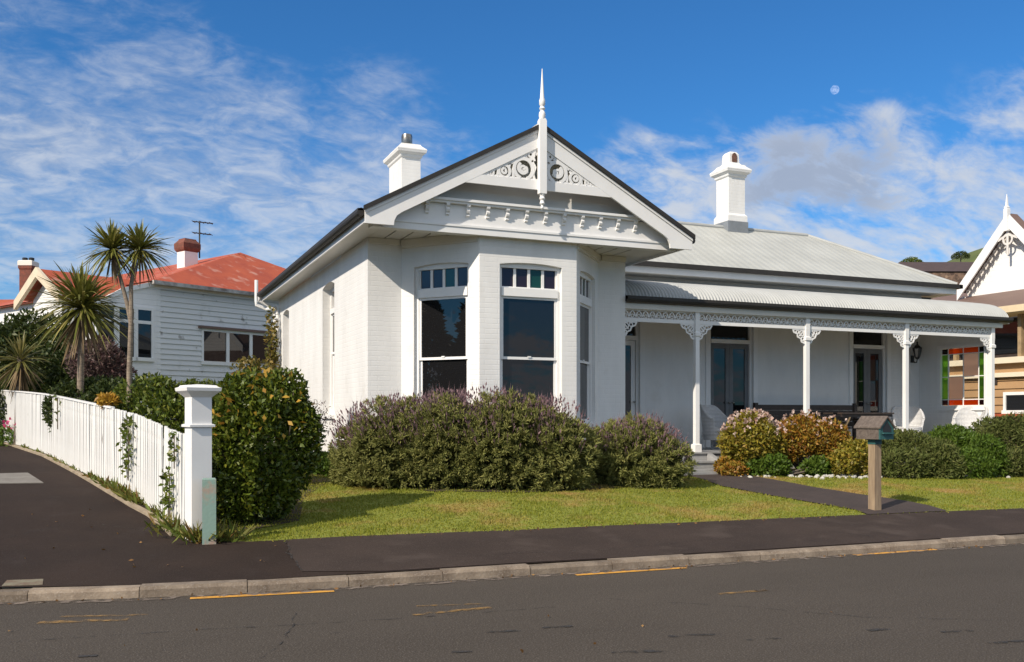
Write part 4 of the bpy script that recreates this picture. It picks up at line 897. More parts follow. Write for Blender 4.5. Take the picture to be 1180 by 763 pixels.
def dry_patches(m, scale, lo, hi, c):                                  # dead patches in the turf, where they grow
    t = m.node_tree; r = next(n for n in t.nodes if n.type == 'VALTORGB'); tco = t.nodes.new('ShaderNodeTexCoord'); n = t.nodes.new('ShaderNodeTexNoise'); n.inputs['Scale'].default_value = scale; n.inputs['Detail'].default_value = 5; n.inputs['Roughness'].default_value = .6
    t.links.new(tco.outputs['Object'], n.inputs['Vector']); q = t.nodes.new('ShaderNodeMapRange'); q.inputs[1].default_value = lo; q.inputs[2].default_value = hi; q.inputs[4].default_value = .8; t.links.new(n.outputs[0], q.inputs[0])
    x = t.nodes.new('ShaderNodeMix'); x.data_type = 'RGBA'; x.inputs[7].default_value = (*c, 1); t.links.new(q.outputs[0], x.inputs[0]); t.links.new(r.outputs[0], x.inputs[6])
    for l in list(r.outputs[0].links):
        if l.to_node != x: to = l.to_socket; t.links.remove(l); t.links.new(x.outputs[2], to)
dry_patches(SOFTG, .9, .52, .68, (.40, .26, .09))

# round glossy bush on the lawn by the gate post
def extra_leaves(t, Pn, Dn, n, m, ln, wd, name='yellow_leaves', sel=None):
    idx = rng.integers(0, len(Pn), n) if sel is None else rng.choice(sel, n); P_, D_ = Pn[idx], Dn[idx]
    V, Q = leaf_quads(P_+D_*.01, D_*.6+rng.normal(size=P_.shape)*.7+np.array([0, 0, .2]), ln*rng.uniform(.7, 1.2, n), wd)
    return arr_mesh(name, V, Q, m, t)
rbL = [(cen(302, 11.75, 1.28), (.56, .58, .88)), (cen(322, 11.9, 1.72), (.34, .38, .46)), (cen(275, 11.75, 1.62), (.36, .38, .50)), (cen(295, 11.6, .75), (.52, .5, .55)), (cen(345, 11.9, 1.35), (.26, .3, .5)), (cen(258, 11.5, 1.1), (.2, .25, .6))]
rb_ = bush('round_shrub', 'tall rounded glossy green shrub on the lawn behind the white gate post', 'shrub', rbL, 26000, .078, .042, GREEN, depth=.2, rnd=.75, amp=.24, bumps=34)
Pn, Dn = lump_cloud(rbL, 3000, .05); extra_leaves(rb_, Pn, Dn, 130, YELL, .10, .055, sel=np.where((Pn[:, 2] > 1.3))[0])
bush('hedge_shrub', 'broad sunlit green shrub behind the picket fence and left of the gate post', 'shrub', [(cen(178, 14.2, 1.55), (.62, .6, .72)), (cen(232, 14.4, 1.5), (.6, .6, .72)), (cen(205, 14.0, 1.2), (.8, .7, .75)), (cen(275, 14.6, 1.45), (.5, .6, .72))], 23000, .09, .042, GREEN2, depth=.22)
bush('hedge_shrub', 'low dark green shrub spilling over the fence top beside the thin palm trunk', 'shrub', [(cen(96, 17.3, 1.7), (.7, .5, .62)), (cen(125, 15.8, 1.6), (.5, .5, .6)), (cen(66, 20.0, 1.95), (.5, .4, .5))], 19000, .09, .045, DARK, depth=.25)
bush('garden_tree', 'dark green bushy tree behind the far left end of the fence', 'tree', [(cen(40, 22.0, 2.9), (1.1, 1.0, 1.2)), (cen(70, 21.5, 2.5), (.9, .9, 1.0)), (cen(10, 22.5, 2.6), (1.0, .9, 1.1)), (cen(90, 20.5, 2.2), (.8, .8, .9)), (cen(45, 21, 1.7), (1.6, .8, .9))], 34000, .13, .06, DARK, depth=.3)
bush('mauve_shrub', 'small purple brown leaved shrub below the sunroom windows', 'shrub', [(cen(112, 19.5, 2.7), (.55, .5, .55)), (cen(132, 19.6, 2.5), (.35, .4, .45))], 5000, .10, .04, MAUVE, depth=.3)
bush('yellow_shrub', 'tiny yellow flowering plant on the fence top left of the thin palm trunk', 'shrub', [(cen(125, 13.75, 1.83), (.15, .12, .09))], 500, .09, .04, YELL, depth=.3, stem=True)
# lavender
def lavender(label, lumps, tufts, nspk, left_bias):
    c = lumps[0][0]; t = thing('lavender_bush', (c[0], c[1], g(c[0], c[1])-.02), label, 'lavender', 'lavender in front of the bay window')
    Pn, Dn = lump_cloud(lumps, tufts, .07, amp=.16, bumps=60, up=-.6)
    k = 34; n = len(Pn); P_ = np.repeat(Pn, k, 0); D_ = np.repeat(Dn, k, 0)
    tn = np.repeat(rng.uniform(.75, 1.25, n), k)[:, None]
    D = D_*.8+rng.normal(size=P_.shape)*.62+np.array([0, 0, .35]); P_ = P_+rng.normal(size=P_.shape)*.018*tn
    V, Q = leaf_quads(P_, D, .078*tn[:, 0]*rng.uniform(.6, 1.2, n*k), .016); arr_mesh('foliage', V, Q, LAV, t)
    Pi, Di = lump_cloud([(c_, tuple(np.array(r_)*.86)) for c_, r_ in lumps], tufts*7, .28, amp=.05, up=-.8)
    V, Q = leaf_quads(Pi, Di+rng.normal(size=Pi.shape)*.9, .12, .05); Pj, Dj = lump_cloud([(c_, tuple(np.array(r_)*.62)) for c_, r_ in lumps], tufts*2, .4, amp=.02, up=-1); V2, Q2 = leaf_quads(Pj, rng.normal(size=Pj.shape), .20, .11); Q2 = Q2+len(V); V = np.concatenate([V, V2]); Q = np.concatenate([Q, Q2]); arr_mesh('inner_twigs', V, Q, leafmat('twig', [(.11, .12, .035), (.13, .13, .042), (.09, .10, .03)], .9, .1, .1), t)
    Ps, Ds = lump_cloud(lumps, nspk*8, .02, amp=.1, up=.05)
    prob = (Ds[:, 2].clip(0, 1)**.6)*(1+left_bias*(Ds@np.array([-CA, SA, 0])).clip(-.4, 1)); prob = prob.clip(0)+.004; ix = rng.choice(len(Ps), nspk, False, prob/prob.sum())
    p, d = Ps[ix], Ds[ix]; ax = unit(d*.55+np.array([0, 0, .85])+rng.normal(size=p.shape)*.22); ln = rng.uniform(.05, .17, nspk)[:, None]; top = p+ax*ln
    V1, Q1 = leaf_quads(p, ax, ln[:, 0]*2, .006, .1); hl = rng.uniform(.04, .075, nspk)
    hv = [leaf_quads(top, ax+rng.normal(size=ax.shape)*.06, hl, .024, .2) for _ in range(3)]
    V = [V1]; Qs = [Q1]; off = len(V1)
    for a, b in hv: V.append(a); Qs.append(b+off); off += len(a)
    arr_mesh('flower_spikes', np.concatenate(V), np.concatenate(Qs), LAVF, t); return t
zl = lambda px, Z: g(*plan(px, Z))
lavender('very broad grey green lavender with mauve spikes in front of the bay window', [(cen(455, 14.7, 1.02), (.72, .62, .78)), (cen(520, 14.5, 1.08), (.72, .62, .80)), (cen(590, 14.4, 1.05), (.75, .62, .80)), (cen(640, 14.5, .97), (.62, .6, .76)), (cen(420, 15.1, .95), (.50, .5, .70)), (cen(488, 14.7, 1.08), (.7, .6, .78)), (cen(555, 14.5, 1.08), (.7, .62, .80)), (cen(616, 14.6, 1.03), (.65, .6, .78))], 3000, 2000, .9)
lavender('smaller round lavender beside the verandah steps', [(cen(733, 15.2, .88), (.60, .55, .62)), (cen(712, 15.3, .85), (.5, .5, .56)), (cen(756, 15.2, .80), (.45, .5, .52))], 950, 640, -.6)
# verandah bed
def flower_heads(t, lumps, n, m, s=.05, up=.3):
    Pn, Dn = lump_cloud(lumps, n*5, .03, up=up); ix = rng.choice(len(Pn), min(n, len(Pn)), False, (Pn[:, 2]-Pn[:, 2].min()+.02)**1.5/((Pn[:, 2]-Pn[:, 2].min()+.02)**1.5).sum()); V = []; Q = []; o = 0
    for _ in range(4):
        a, b = leaf_quads(Pn[ix]+Dn[ix]*.04, Dn[ix]+rng.normal(size=(len(ix), 3))*.7, s*rng.uniform(.7, 1.2, len(ix)), s*.8); V.append(a); Q.append(b+o); o += len(a)
    return tag(arr_mesh('flowers', np.concatenate(V), np.concatenate(Q), m, t), kind='stuff')
L1 = [(cen(866, 17.6, 1.18), (.52, .5, .52)), (cen(852, 17.5, 1.05), (.40, .4, .46)), (cen(882, 17.7, 1.05), (.45, .4, .5))]
L1[0][1]; t = bush('flowering_shrub', 'yellow green shrub topped with pale pink flowers right of the verandah steps', 'shrub', L1, 11000, .085, .04, YELG, depth=.34, amp=.2); flower_heads(t, L1, 150, PINK, .06)
L2 = [(cen(925, 17.9, 1.22), (.55, .5, .50)), (cen(905, 17.9, 1.1), (.4, .4, .45)), (cen(955, 17.9, 1.08), (.5, .4, .46))]
t = bush('flowering_shrub', 'rusty orange leaved shrub with pale flowers around the second verandah post', 'shrub', L2, 13000, .08, .035, RUST, depth=.36, amp=.22); flower_heads(t, L2, 55, PINK, .055)
bush('low_shrub', 'low bright green plant at the foot of the flowering shrubs', 'shrub', [(cen(892, 17.3, .68), (.36, .25, .24)), (cen(945, 17.5, .64), (.40, .25, .2)), (cen(868, 17.3, .64), (.22, .2, .18))], 4200, .075, .045, FRESH, depth=.3)
bush('low_shrub', 'reddish brown ground plant beside the verandah steps', 'shrub', [(cen(838, 17.5, .68), (.26, .25, .2)), (cen(848, 17.2, .62), (.3, .2, .16))], 2200, .06, .035, RUST, depth=.3)
bush('low_shrub', 'yellow green plant left of the mailbox post', 'shrub', [(cen(985, 17.6, .82), (.4, .35, .40)), (cen(972, 17.4, .75), (.3, .3, .3))], 3500, .075, .04, YELG, depth=.3)
bush('grey_shrub', 'grey green feathery shrub right of the mailbox', 'shrub', [(cen(1050, 18.0, .74), (.66, .55, .58)), (cen(1026, 18.1, .76), (.5, .5, .54)), (cen(1078, 17.7, .64), (.5, .5, .46)), (cen(1040, 17.5, .65), (.6, .4, .35))], 22000, .10, .028, GREY, depth=.22, amp=.16)
bush('green_shrub', 'soft bright green shrub between two grey green ones', 'shrub', [(cen(1110, 18.4, .76), (.66, .55, .60)), (cen(1094, 18.6, .88), (.45, .5, .58)), (cen(1130, 18.2, .70), (.5, .5, .55)), (cen(1112, 17.8, .62), (.7, .4, .35))], 22000, .10, .028, FRESH, depth=.22, amp=.16)
bush('grey_shrub', 'olive grey shrub at the right end of the verandah bed', 'shrub', [(cen(1165, 18.8, .92), (.66, .55, .68)), (cen(1195, 18.8, .92), (.7, .55, .68)), (cen(1145, 19.0, .94), (.45, .5, .62)), (cen(1165, 18.3, .65), (.8, .4, .35))], 24000, .10, .03, GREY, depth=.22, amp=.16)
bush('low_shrub', 'small fresh green plant under the side window of the white wing', 'shrub', [(cen(372, 17.0, .72), (.28, .28, .26)), (cen(385, 16.6, .66), (.2, .2, .2))], 2000, .10, .05, FRESH, depth=.3)
bush('flowering_shrub', 'sparse mauve flowered plant against the white side wall', 'shrub', [(cen(335, 17.4, 1.75), (.5, .45, .35)), (cen(365, 16.8, 1.5), (.3, .3, .45))], 1100, .06, .018, MAUVE, depth=.5, loc=(*plan(335, 17.4), g(*plan(335, 17.4))))
bush('vine', 'climbing vine with yellowing leaves on the downpipe', 'vine', [((3.75, 24.45, 3.2), (.16, .2, 1.3)), ((3.7, 24.0, 2.4), (.25, .5, .6)), ((3.3, 24.9, 2.8), (.5, .4, .4))], 1500, .13, .07, leafmat('vine_leaf', [(.16, .15, .03), (.24, .17, .04), (.08, .10, .02), (.3, .2, .05)], .5, .3), depth=.6)

# ------------------------------------------------------------------ cabbage trees (sword leaved)
def swords(c, n, ln, wd, el0, el1, droop, spread=None):
    az = rng.uniform(0, 2*math.pi, n); el = np.radians(rng.uniform(el0, el1, n)); d = np.c_[np.cos(az)*np.cos(el), np.sin(az)*np.cos(el), np.sin(el)]
    l = ln*rng.uniform(.75, 1.1, n); s = unit(np.cross(d, np.array([0, 0, 1.0])+rng.normal(size=(n, 3))*.25)); K = 5; V = np.zeros((n, K+1, 2, 3)); c = np.array(c)
    dr = droop*rng.uniform(.4, 1.6, n)
    for k in range(K+1):
        f = k/K; p = c+d*(l*f)[:, None]; p[:, 2] -= dr*l*f**2.2; w = wd*(np.sin(math.pi*(.12+.86*f))**.7)*.5
        V[:, k, 0] = p-s*w; V[:, k, 1] = p+s*w
    V = V.reshape(-1, 3); base = (np.arange(n)*(K+1)*2)[:, None]; Q = np.concatenate([base+np.array([2*k, 2*k+1, 2*k+3, 2*k+2]) for k in range(K)]); return V, Q
def cabbage(label, trunk, rad, branches, heads, m=SWORD, name='cabbage_tree', barkm='palebark', cat='tree'):
    t = thing(name, trunk[0], label, cat); b = MB(); b.tube(trunk, rad, 10)
    for pts, rr in branches: b.tube(pts, rr, 9)
    b.build('trunk', M[barkm], t, smooth=True)
    for (c, n, ln, wd, dead) in heads:
        V, Q = swords(c, n, ln, wd, -30, 88, .28); arr_mesh('crown', V, Q, m, t)
        if dead: V, Q = swords(np.array(c)-np.array([0, 0, .06]), dead, ln*.8, wd, -75, -25, .25); arr_mesh('dead_leaves', V, Q, DEADL, t)
    return t
zt_ = 13.9
b0 = Vector((*plan(151, zt_), g(*plan(151, zt_))-.05)); fk = PZ(151, 372, zt_); h1 = PZ(129, 288, zt_-.1); h2 = PZ(157, 291, zt_+.1); h3 = PZ(163, 283, zt_)
cabbage('slender two headed cabbage tree with a thin pale trunk behind the picket fence', [b0, PZ(149, 430, zt_), fk], [.048, .04, .036],
        [([fk, PZ(146, 348, zt_), PZ(138, 318, zt_), h1], [.034, .03, .028, .03]), ([fk, PZ(151, 330, zt_), h2], [.034, .03, .032])],
        [(tuple(h1), 230, .54, .026, 18), (tuple(h2+Vector((.05, 0, .05))), 230, .55, .026, 18)])
zt_ = 17.0; b0 = Vector((*plan(92, zt_), g(*plan(92, zt_))-.05)); hd = PZ(95, 356, zt_)
cabbage('short bushy cabbage tree with one wide spiky head behind the fence', [b0, PZ(93, 420, zt_), hd], [.07, .06, .06], [], [(tuple(hd), 380, .98, .036, 40), (tuple(hd+Vector((-.05, 0, .15))), 90, .95, .04, 0)])
zt_ = 19.6; b0 = Vector((*plan(20, zt_), g(*plan(20, zt_))-.05)); hd = PZ(24, 408, zt_)
cabbage('yellowish flax with loose sword leaves at the far left behind the fence', [b0, hd], [.08, .07], [], [(tuple(hd-Vector((0, 0, .15))), 150, .75, .03, 60)], SWORDY, 'flax', 'bark', 'plant')

# ------------------------------------------------------------------ picket fence and gate post
fence = thing('picket_fence', (*fence_pl[0][:2], g(*fence_pl[0][:2])), 'long white picket fence running up the side street from the gate post', 'fence')
fpts = [p for p in resample(fence_pl, .098)][1:]
def fz_at(p): return g(p.x, p.y)+.05
me0 = None; rest = MB()
ftop = lambda p: 1.12
def picket_mesh(b, p, a, z, h):
    c, s = math.cos(a), math.sin(a); w, d = .036, .011
    R4 = lambda zz_, hw: [(p[0]+x*c-y*s, p[1]+x*s+y*c, zz_) for x, y in ((-hw, -d), (hw, -d), (hw, d), (-hw, d))]
    b.hexa(R4(z, w), R4(z+h-.02, w)); b.hexa(R4(z+h-.0199, w), R4(z+h, w*.75))
first = None
for i, p in enumerate(fpts):
    q_ = fpts[min(i+1, len(fpts)-1)]; r__ = fpts[max(i-1, 0)]; a = math.atan2(q_.y-r__.y, q_.x-r__.x); z = fz_at(p)
    if i < 100:
        if first is None:
            b = MB(); picket_mesh(b, wloc(fence), 0, wloc(fence).z, 1.10); first = b.build('picket', M['picket'], fence); o = first
        else:
            o = first.copy(); COL.objects.link(o)
        base = wloc(fence); o.location = (p.x-base.x, p.y-base.y, z-base.z+random.uniform(-.006, .006)); o.rotation_euler = (random.gauss(0, .006), random.gauss(0, .010), a)
    else: picket_mesh(rest, (p.x, p.y), a, z, 1.10)
tag(rest.build('far_pickets', M['picket'], fence), kind='stuff')
rl = offset(fpts, -.045)
for h in (.22, .88):
    b = MB(); b2 = [Vector((p.x, p.y, g(p.x, p.y)+.05+h)) for p in rl[::6]]
    for u, v in zip(b2[:-1], b2[1:]):
        t_ = (v-u).normalized(); n_ = Vector((-t_.y, t_.x, 0)); up_ = Vector((0, 0, .035)); n_ = n_*.02
        b.hexa([u-n_-up_, v-n_-up_, v+n_-up_, u+n_-up_], [u-n_+up_, v-n_+up_, v+n_+up_, u+n_+up_])
    b.build('rail', M['trim'], fence)
b = MB(); cl = [Vector((p.x, p.y, g(p.x, p.y)+.05+1.105)) for p in fpts[34::6]]                # capping over the older stretch
for u, v in zip(cl[:-1], cl[1:]):
    t_ = (v-u).normalized(); n_ = Vector((-t_.y, t_.x, 0))*.03; up_ = Vector((0, 0, .012)); b.hexa([u-n_-up_, v-n_-up_, v+n_-up_, u+n_-up_], [u-n_+up_, v-n_+up_, v+n_+up_, u+n_+up_])
b.build('capping', M['trim'], fence)
for k in range(8, len(fpts)-4, 22):
    p = offset(fpts, -.11)[k]; gz = g(p.x, p.y); MB().box(p.x-.05, p.x+.05, p.y-.05, p.y+.05, gz-.1, gz+1.08).build('post', M['trim'], fence)
gx, gy = plan(228.5, 10.45); gz = g(gx, gy)
gp0 = thing('gate_post', (gx, gy, gz), 'thick white gate post with wide stepped cap at the near end of the picket fence', 'post')
H = EYE+(HY-443)*10.45/F
ra = R(-YAW+38)
b = MB(); b.stack(gx, gy, [(gz-.1, .112, .112), (H-.14, .112, .112)], ra); b.build('shaft', M['trim'], gp0)
b = MB(); zc_ = H-.46; b.stack(gx, gy, [(zc_-.02, .115, .115), (zc_-.012, .14, .14), (zc_+.012, .14, .14), (zc_+.02, .115, .115)], ra); b.build('collar', M['trim'], gp0)
b = MB(); b.stack(gx, gy, [(H-.145, .113, .113), (H-.11, .15, .15), (H-.075, .19, .19), (H-.04, .195, .195), (H-.03, .165, .165), (H-.012, .15, .15), (H, .03, .03)], ra); b.build('cap', M['trim'], gp0)
bx_, by_ = plan(241, 10.22); bz = g(bx_, by_); Hb = EYE+(HY-551)*10.22/F
bo = thing('bollard', (bx_, by_, bz), 'short square timber post with flaking pale green paint before the white gate post', 'bollard')
b = MB(); b.stack(bx_, by_, [(bz-.1, .072, .062), (Hb-.012, .072, .062), (Hb, .062, .052)], R(-YAW+18)); o = b.build('shaft', [M['palegreen'], M['pcream']], bo)
for p in o.data.polygons:
    n_ = p.normal
    if n_.x*CA-n_.y*SA < -.3 and abs(n_.z) < .5: p.material_index = 1
# concrete edging along the footpath
b = MB(); ee = resample([Vector((p.x, p.y, 0)) for p in edge[:-1]], .6); eo = offset(ee, -.0); ei = offset(ee, -.07)
for i in range(len(ee)-1):
    P = lambda p, h: (p.x, p.y, g(p.x, p.y)+h)
    b.hexa([P(eo[i], -.05), P(eo[i+1], -.05), P(ei[i+1], -.05), P(ei[i], -.05)], [P(eo[i], .035), P(eo[i+1], .035), P(ei[i+1], .04), P(ei[i], .04)])
tag(b.build('edging', mat('edging_concrete', (.36, .29, .20), .9, 0, 4, (.22, .17, .12), bump=.4, bscale=50)), kind='structure')
# plants on and under the fence
def on_fence(px, py0, py1, n, spread, m, size, label, name='vine', cat='vine'):
    # nearest fence vertex to the column
    best = min(fpts, key=lambda p: abs((CX+F*(CA*p.x-SA*p.y)/zc_of(p.x, p.y))-px)); Z = zc_of(best.x, best.y)
    out = Vector((-.9, -.35, 0))*.06
    pts = np.array([best+out+Vector((0, 0, EYE+(HY-(py0+(py1-py0)*random.random()))*Z/F)) for _ in range(n)])
    t_ = (fpts[5]-fpts[0]).normalized(); pts += np.array([t_])*rng.normal(size=(n, 1))*spread+rng.normal(size=(n, 3))*.02
    t = thing(name, (best.x+out.x, best.y+out.y, g(best.x, best.y)), label, cat)
    V, Q = leaf_quads(pts, rng.normal(size=pts.shape)+np.array([-.8, -.3, .2]), size*rng.uniform(.7, 1.3, n), size*.6); arr_mesh('foliage', V, Q, m, t)
    b = MB()
    for k in range(4):
        zs_ = [EYE+(HY-py1)*Z/F-.1, EYE+(HY-(py0+py1)/2)*Z/F, EYE+(HY-py0)*Z/F]; j = [random.uniform(-spread, spread)*.6 for _ in range(3)]
        b.tube([best+out+t_*j[i]+Vector((0, 0, zs_[i])) for i in range(3)], .005, 5)
    b.build('stems', M['bark'], t)
on_fence(154, 482, 545, 130, .14, GREEN2, .075, 'leafy vine hanging down the white pickets halfway along the near fence')
on_fence(206, 502, 530, 40, .05, GREEN2, .07, 'small tuft of vine leaves between pickets close to the gate post')
on_fence(201, 545, 586, 90, .08, GREEN, .075, 'dark leafy vine low on the pickets left of the gate post')
on_fence(70, 458, 488, 14, .05, GREEN2, .08, 'vine sprig hanging over the fence capping near the far end')
t = thing('pink_flower', GP(12, 512), 'clump of hot pink flowers at the foot of the far fence', 'flower')
p0_ = Vector(GP(14, 514)); n = 300; pts = np.array(p0_)+rng.normal(size=(n, 3))*np.array([.16, .16, .02])+np.array([0, 0, 1])*rng.uniform(.02, .38, (n, 1))
V, Q = leaf_quads(pts, rng.normal(size=pts.shape)+np.array([0, 0, .6]), .11, .04); arr_mesh('foliage', V, Q, FRESH, t)
n = 45; pts = np.array(p0_)+rng.normal(size=(n, 3))*np.array([.13, .13, .06])+np.array([.08, -.0, .47]); V, Q = leaf_quads(pts, rng.normal(size=pts.shape), .08, .07); tag(arr_mesh('flowers', V, Q, HOTPINK, t), kind='stuff')
# weeds: one mass in the dirt strip and along the lawn edge
P_, D_ = [], []
for i in range(len(edge)-3):
    a, b = edge[i], edge[i+1]
    for _ in range(int((b-a).length*420)):
        f_ = random.random(); base = a.lerp(b, f_); off = random.uniform(.06, .32); P_.append((base.x+off*.93, base.y+off*.3, g(base.x, base.y)+.02)); D_.append((random.gauss(0, .6), random.gauss(0, .6), random.uniform(.4, 1)))
for px, py, r_, q_ in ((216, 619, .10, 60), (250, 624, .16, 160), (228, 624, .08, 50), (206, 612, .14, 120)):
    c_ = GP(px, py)
    for _ in range(q_): x_, y_ = c_.x+random.gauss(0, r_), c_.y+random.gauss(0, r_*.5); P_.append((x_, y_, g(x_, y_)+.01)); D_.append((random.gauss(0, .6), random.gauss(0, .6), random.uniform(.4, 1)))
P_ = np.array(P_); cl_ = np.sin(P_[:, 0]*3.1+P_[:, 1]*2.3)+np.sin(P_[:, 1]*5.7+1)+rng.normal(size=len(P_))*.5; k = (cl_ > -.5) | (np.arange(len(P_)) >= len(P_)-390)
V, Q = leaf_quads(P_[k], np.array(D_)[k], (.6+.9*np.clip((17-np.hypot(P_[k, 0]+1.5, P_[k, 1]))/6, 0, 1))*rng.uniform(.05, .20, k.sum()), .03)
tag(arr_mesh('weeds', V, Q, leafmat('weed_leaf', [(.10, .15, .02), (.15, .19, .028), (.22, .19, .04), (.07, .10, .015), (.28, .14, .04)], .6, .3), loc=(0, 0, 0)), 'mixed weeds growing along the foot of the picket fence', 'weeds', kind='stuff')
# lawn blades
path_poly = [Vector(p) for p in loc_px(path_px)]
def inpoly(P_, poly):
    x, y = P_[:, 0], P_[:, 1]; c = np.zeros(len(P_), bool); n = len(poly); j = n-1
    for i in range(n):
        a, b = poly[i], poly[j]; cond = ((a[1] > y) != (b[1] > y)) & (x < (b[0]-a[0])*(y-a[1])/((b[1]-a[1]) or 1e-9)+a[0]); c ^= cond; j = i
    return c
n = 250000
zc = rng.uniform(10.3, 19.5, n); px_ = rng.uniform(225, 1400, n); xc = (px_-CX)/F*zc; pts = np.c_[CA*xc+SA*zc, -SA*xc+CA*zc]
jit = pts+rng.normal(size=pts.shape)*.05
front = inpoly(jit, [(p.x, p.y) for p in back]+[(back[-1].x, 15.3), (9, 15.3), (3.9, 17.5), (-2, 18)]+[(GP(236, 616).x, GP(236, 616).y)]); ok = front & ~inpoly(pts+rng.normal(size=pts.shape)*.02, path_poly)
for c_ in (((8.98, 15.5), (3.98, 15.5), (3.98, 25), (8.98, 25)),): ok &= ~inpoly(pts, c_)
pts = pts[ok]; z = garr(pts[:, 0], pts[:, 1]); n = len(pts)
hgt = rng.uniform(.014, .042, n)*(.7+.5*np.sin(pts[:, 0]*2.3+np.sin(pts[:, 1]*3.1)*1.5)**2)
V, Q = leaf_quads(np.c_[pts, z-.004], np.c_[rng.normal(size=(n, 2))*.6, np.ones(n)], hgt, .011)
tag(arr_mesh('grass', V, Q, SOFTG), 'short mown lawn grass with dry patches in front of the white villa', 'grass', kind='stuff')
# fallen leaves and pebbles
P_ = []
for a, b in zip(kb[2:12], kb[3:13]):
    for _ in range(int((b-a).length*6)): f_ = random.random(); p = a.lerp(b, f_); P_.append((p.x, p.y-abs(random.gauss(.03, .10)), .012))
for _ in range(45): px, py = random.uniform(0, 1180), random.uniform(690, 755); p = RP(px, py); P_.append((p.x, p.y, .01)) if random.random() < .12 else None
for a, b in zip(back[:9], back[1:10]):
    for _ in range(int((b-a).length*7)): p = a.lerp(b, random.random()); y_ = p.y-random.gauss(.0, .07); P_.append((p.x, y_, g(p.x, y_)+.012))
for _ in range(60): px, py = random.uniform(20, 320), random.uniform(565, 660); p = GP(px, py); P_.append((p.x, p.y, p.z+.012)) if random.random() < .4 else None
P_ = np.array(P_); V, Q = leaf_quads(P_, np.c_[rng.normal(size=(len(P_), 2)), rng.normal(size=len(P_))*.15], rng.uniform(.02, .055, len(P_)), .024)
tag(arr_mesh('fallen_leaves', V, Q, M['leaf_litter']), 'scattered dry brown leaves along the kerb and lawn edge', 'leaves', kind='stuff')
b = MB()
for px, py in [(random.uniform(850, 1180), random.gauss(549.5, .9)) for _ in range(70)]+[(random.gauss(965, 25), random.gauss(550, .8)) for _ in range(50)]:
    p = GP(px, py); r_ = random.uniform(.02, .05); b.lathe(p.x, p.y, [(p.z-.01, r_), (p.z+r_*.5, r_*.95), (p.z+r_*.9, r_*.5), (p.z+r_, .002)], 7)
tag(b.build('pebbles', M['stone'], smooth=True), 'white pebbles edging the verandah garden bed', 'pebbles', kind='stuff')

# ------------------------------------------------------------------ mailbox
mz = 13.45; mx_, my_ = plan(1008, mz); mg_ = GP(1008, 588); mx_, my_ = mg_.x, mg_.y; mz = zc_of(mx_, my_)
hz = lambda py: EYE+(HY-py)*mz/F
mb = thing('mailbox', (mx_, my_, mg_.z), 'weathered timber mailbox with gable roof and teal ends on a grey wooden post', 'mailbox')
am = R(-YAW-64); b = MB(); b.stack(mx_, my_, [(mg_.z-.15, .064, .062), (hz(512), .062, .060)], am); b.build('post', M['oldwood'], mb)
b = MB(); b.stack(mx_, my_, [(hz(512)+.001, .068, .066), (hz(503), .068, .066)], am); b.build('neck', M['teal'], mb)
ax_ = Vector((math.cos(am), math.sin(am), 0)); frx = FR(Vector((mx_, my_, 0))-ax_*.23+Vector((0, 0, 0)), (ax_.x, ax_.y)); Lb, hw = .46, .13
z0, z1, zr = hz(506), hz(493), hz(479.5)
b = MB(); b.fbox(frx, 0.01, Lb-.04, -hw+.02, hw, z0, z1); b.build('box', M['boxwood'], mb)
b = MB(); fe_ = FR(frx(Lb-.04, 0, 0), (-frx.n.x, -frx.n.y)); b.prism([(-hw, z0), (hw, z0), (hw, z1), (0, zr-.03), (-hw, z1)], fe_, .001, .03)
b.build('front_panel', M['teal'], mb); b = MB(); b.prism([(-hw*.62, z1-.06), (hw*.62, z1-.06), (hw*.62, z1+.0), (0, zr-.075), (-hw*.62, z1+.0)], fe_, .031, .034); b.build('slot', M['black'], mb)
b = MB(); b.prism([(-hw*.8, z1-.085), (hw*.8, z1-.085), (hw*.8, z1-.065), (-hw*.8, z1-.065)], fe_, .03, .07); b.build('slot_lip', M['teal'], mb)
b = MB()
for s in (-1, 1):
    e0, e1 = s*(hw+.02), 0; P = lambda a, d, z: frx(a, d, z); za = z1-.008
    lo = [P(-.02, e0, za), P(Lb+.01, e0, za), P(Lb+.01, 0, zr-.02), P(-.02, 0, zr-.02)]; b.hexa(lo if s > 0 else lo[::-1], [q+Vector((0, 0, .022)) for q in (lo if s > 0 else lo[::-1])])
b.build('roof', M['boxwood'], mb)
# covers set in the footpath
def cover(name, label, cat, pts, m, z=.012):
    w_ = [GP(*p) for p in pts]; c = sum(w_, Vector())/len(w_); b = MB(); b.hexa([(p.x, p.y, p.z-.03) for p in w_], [(p.x, p.y, p.z+z) for p in w_])
    o = b.build(name, m, loc=tuple(c)); return tag(o, label, cat)
cover('access_slab', 'pale concrete slab set in the left footpath', 'slab', [(-25, 558), (50, 557), (32, 545.5), (-30, 547)], M['concrete'])
cover('metal_cover', 'small rusty metal cover in the footpath near the kerb', 'cover', [(2, 675.5), (49, 674), (50, 667.5), (8, 669)], mat('rusty_cover', (.20, .19, .13), .8, 0, 7, (.13, .08, .05), bump=.5, bscale=40), .004)
cover('asphalt_patch', 'thin pale scrape mark on the footpath before the lawn', 'patch', [(524, 631.5), (565, 629.5), (562, 627.3), (528, 628)], mat('scrape', (.14, .12, .11), .9, .3, 8), .004)

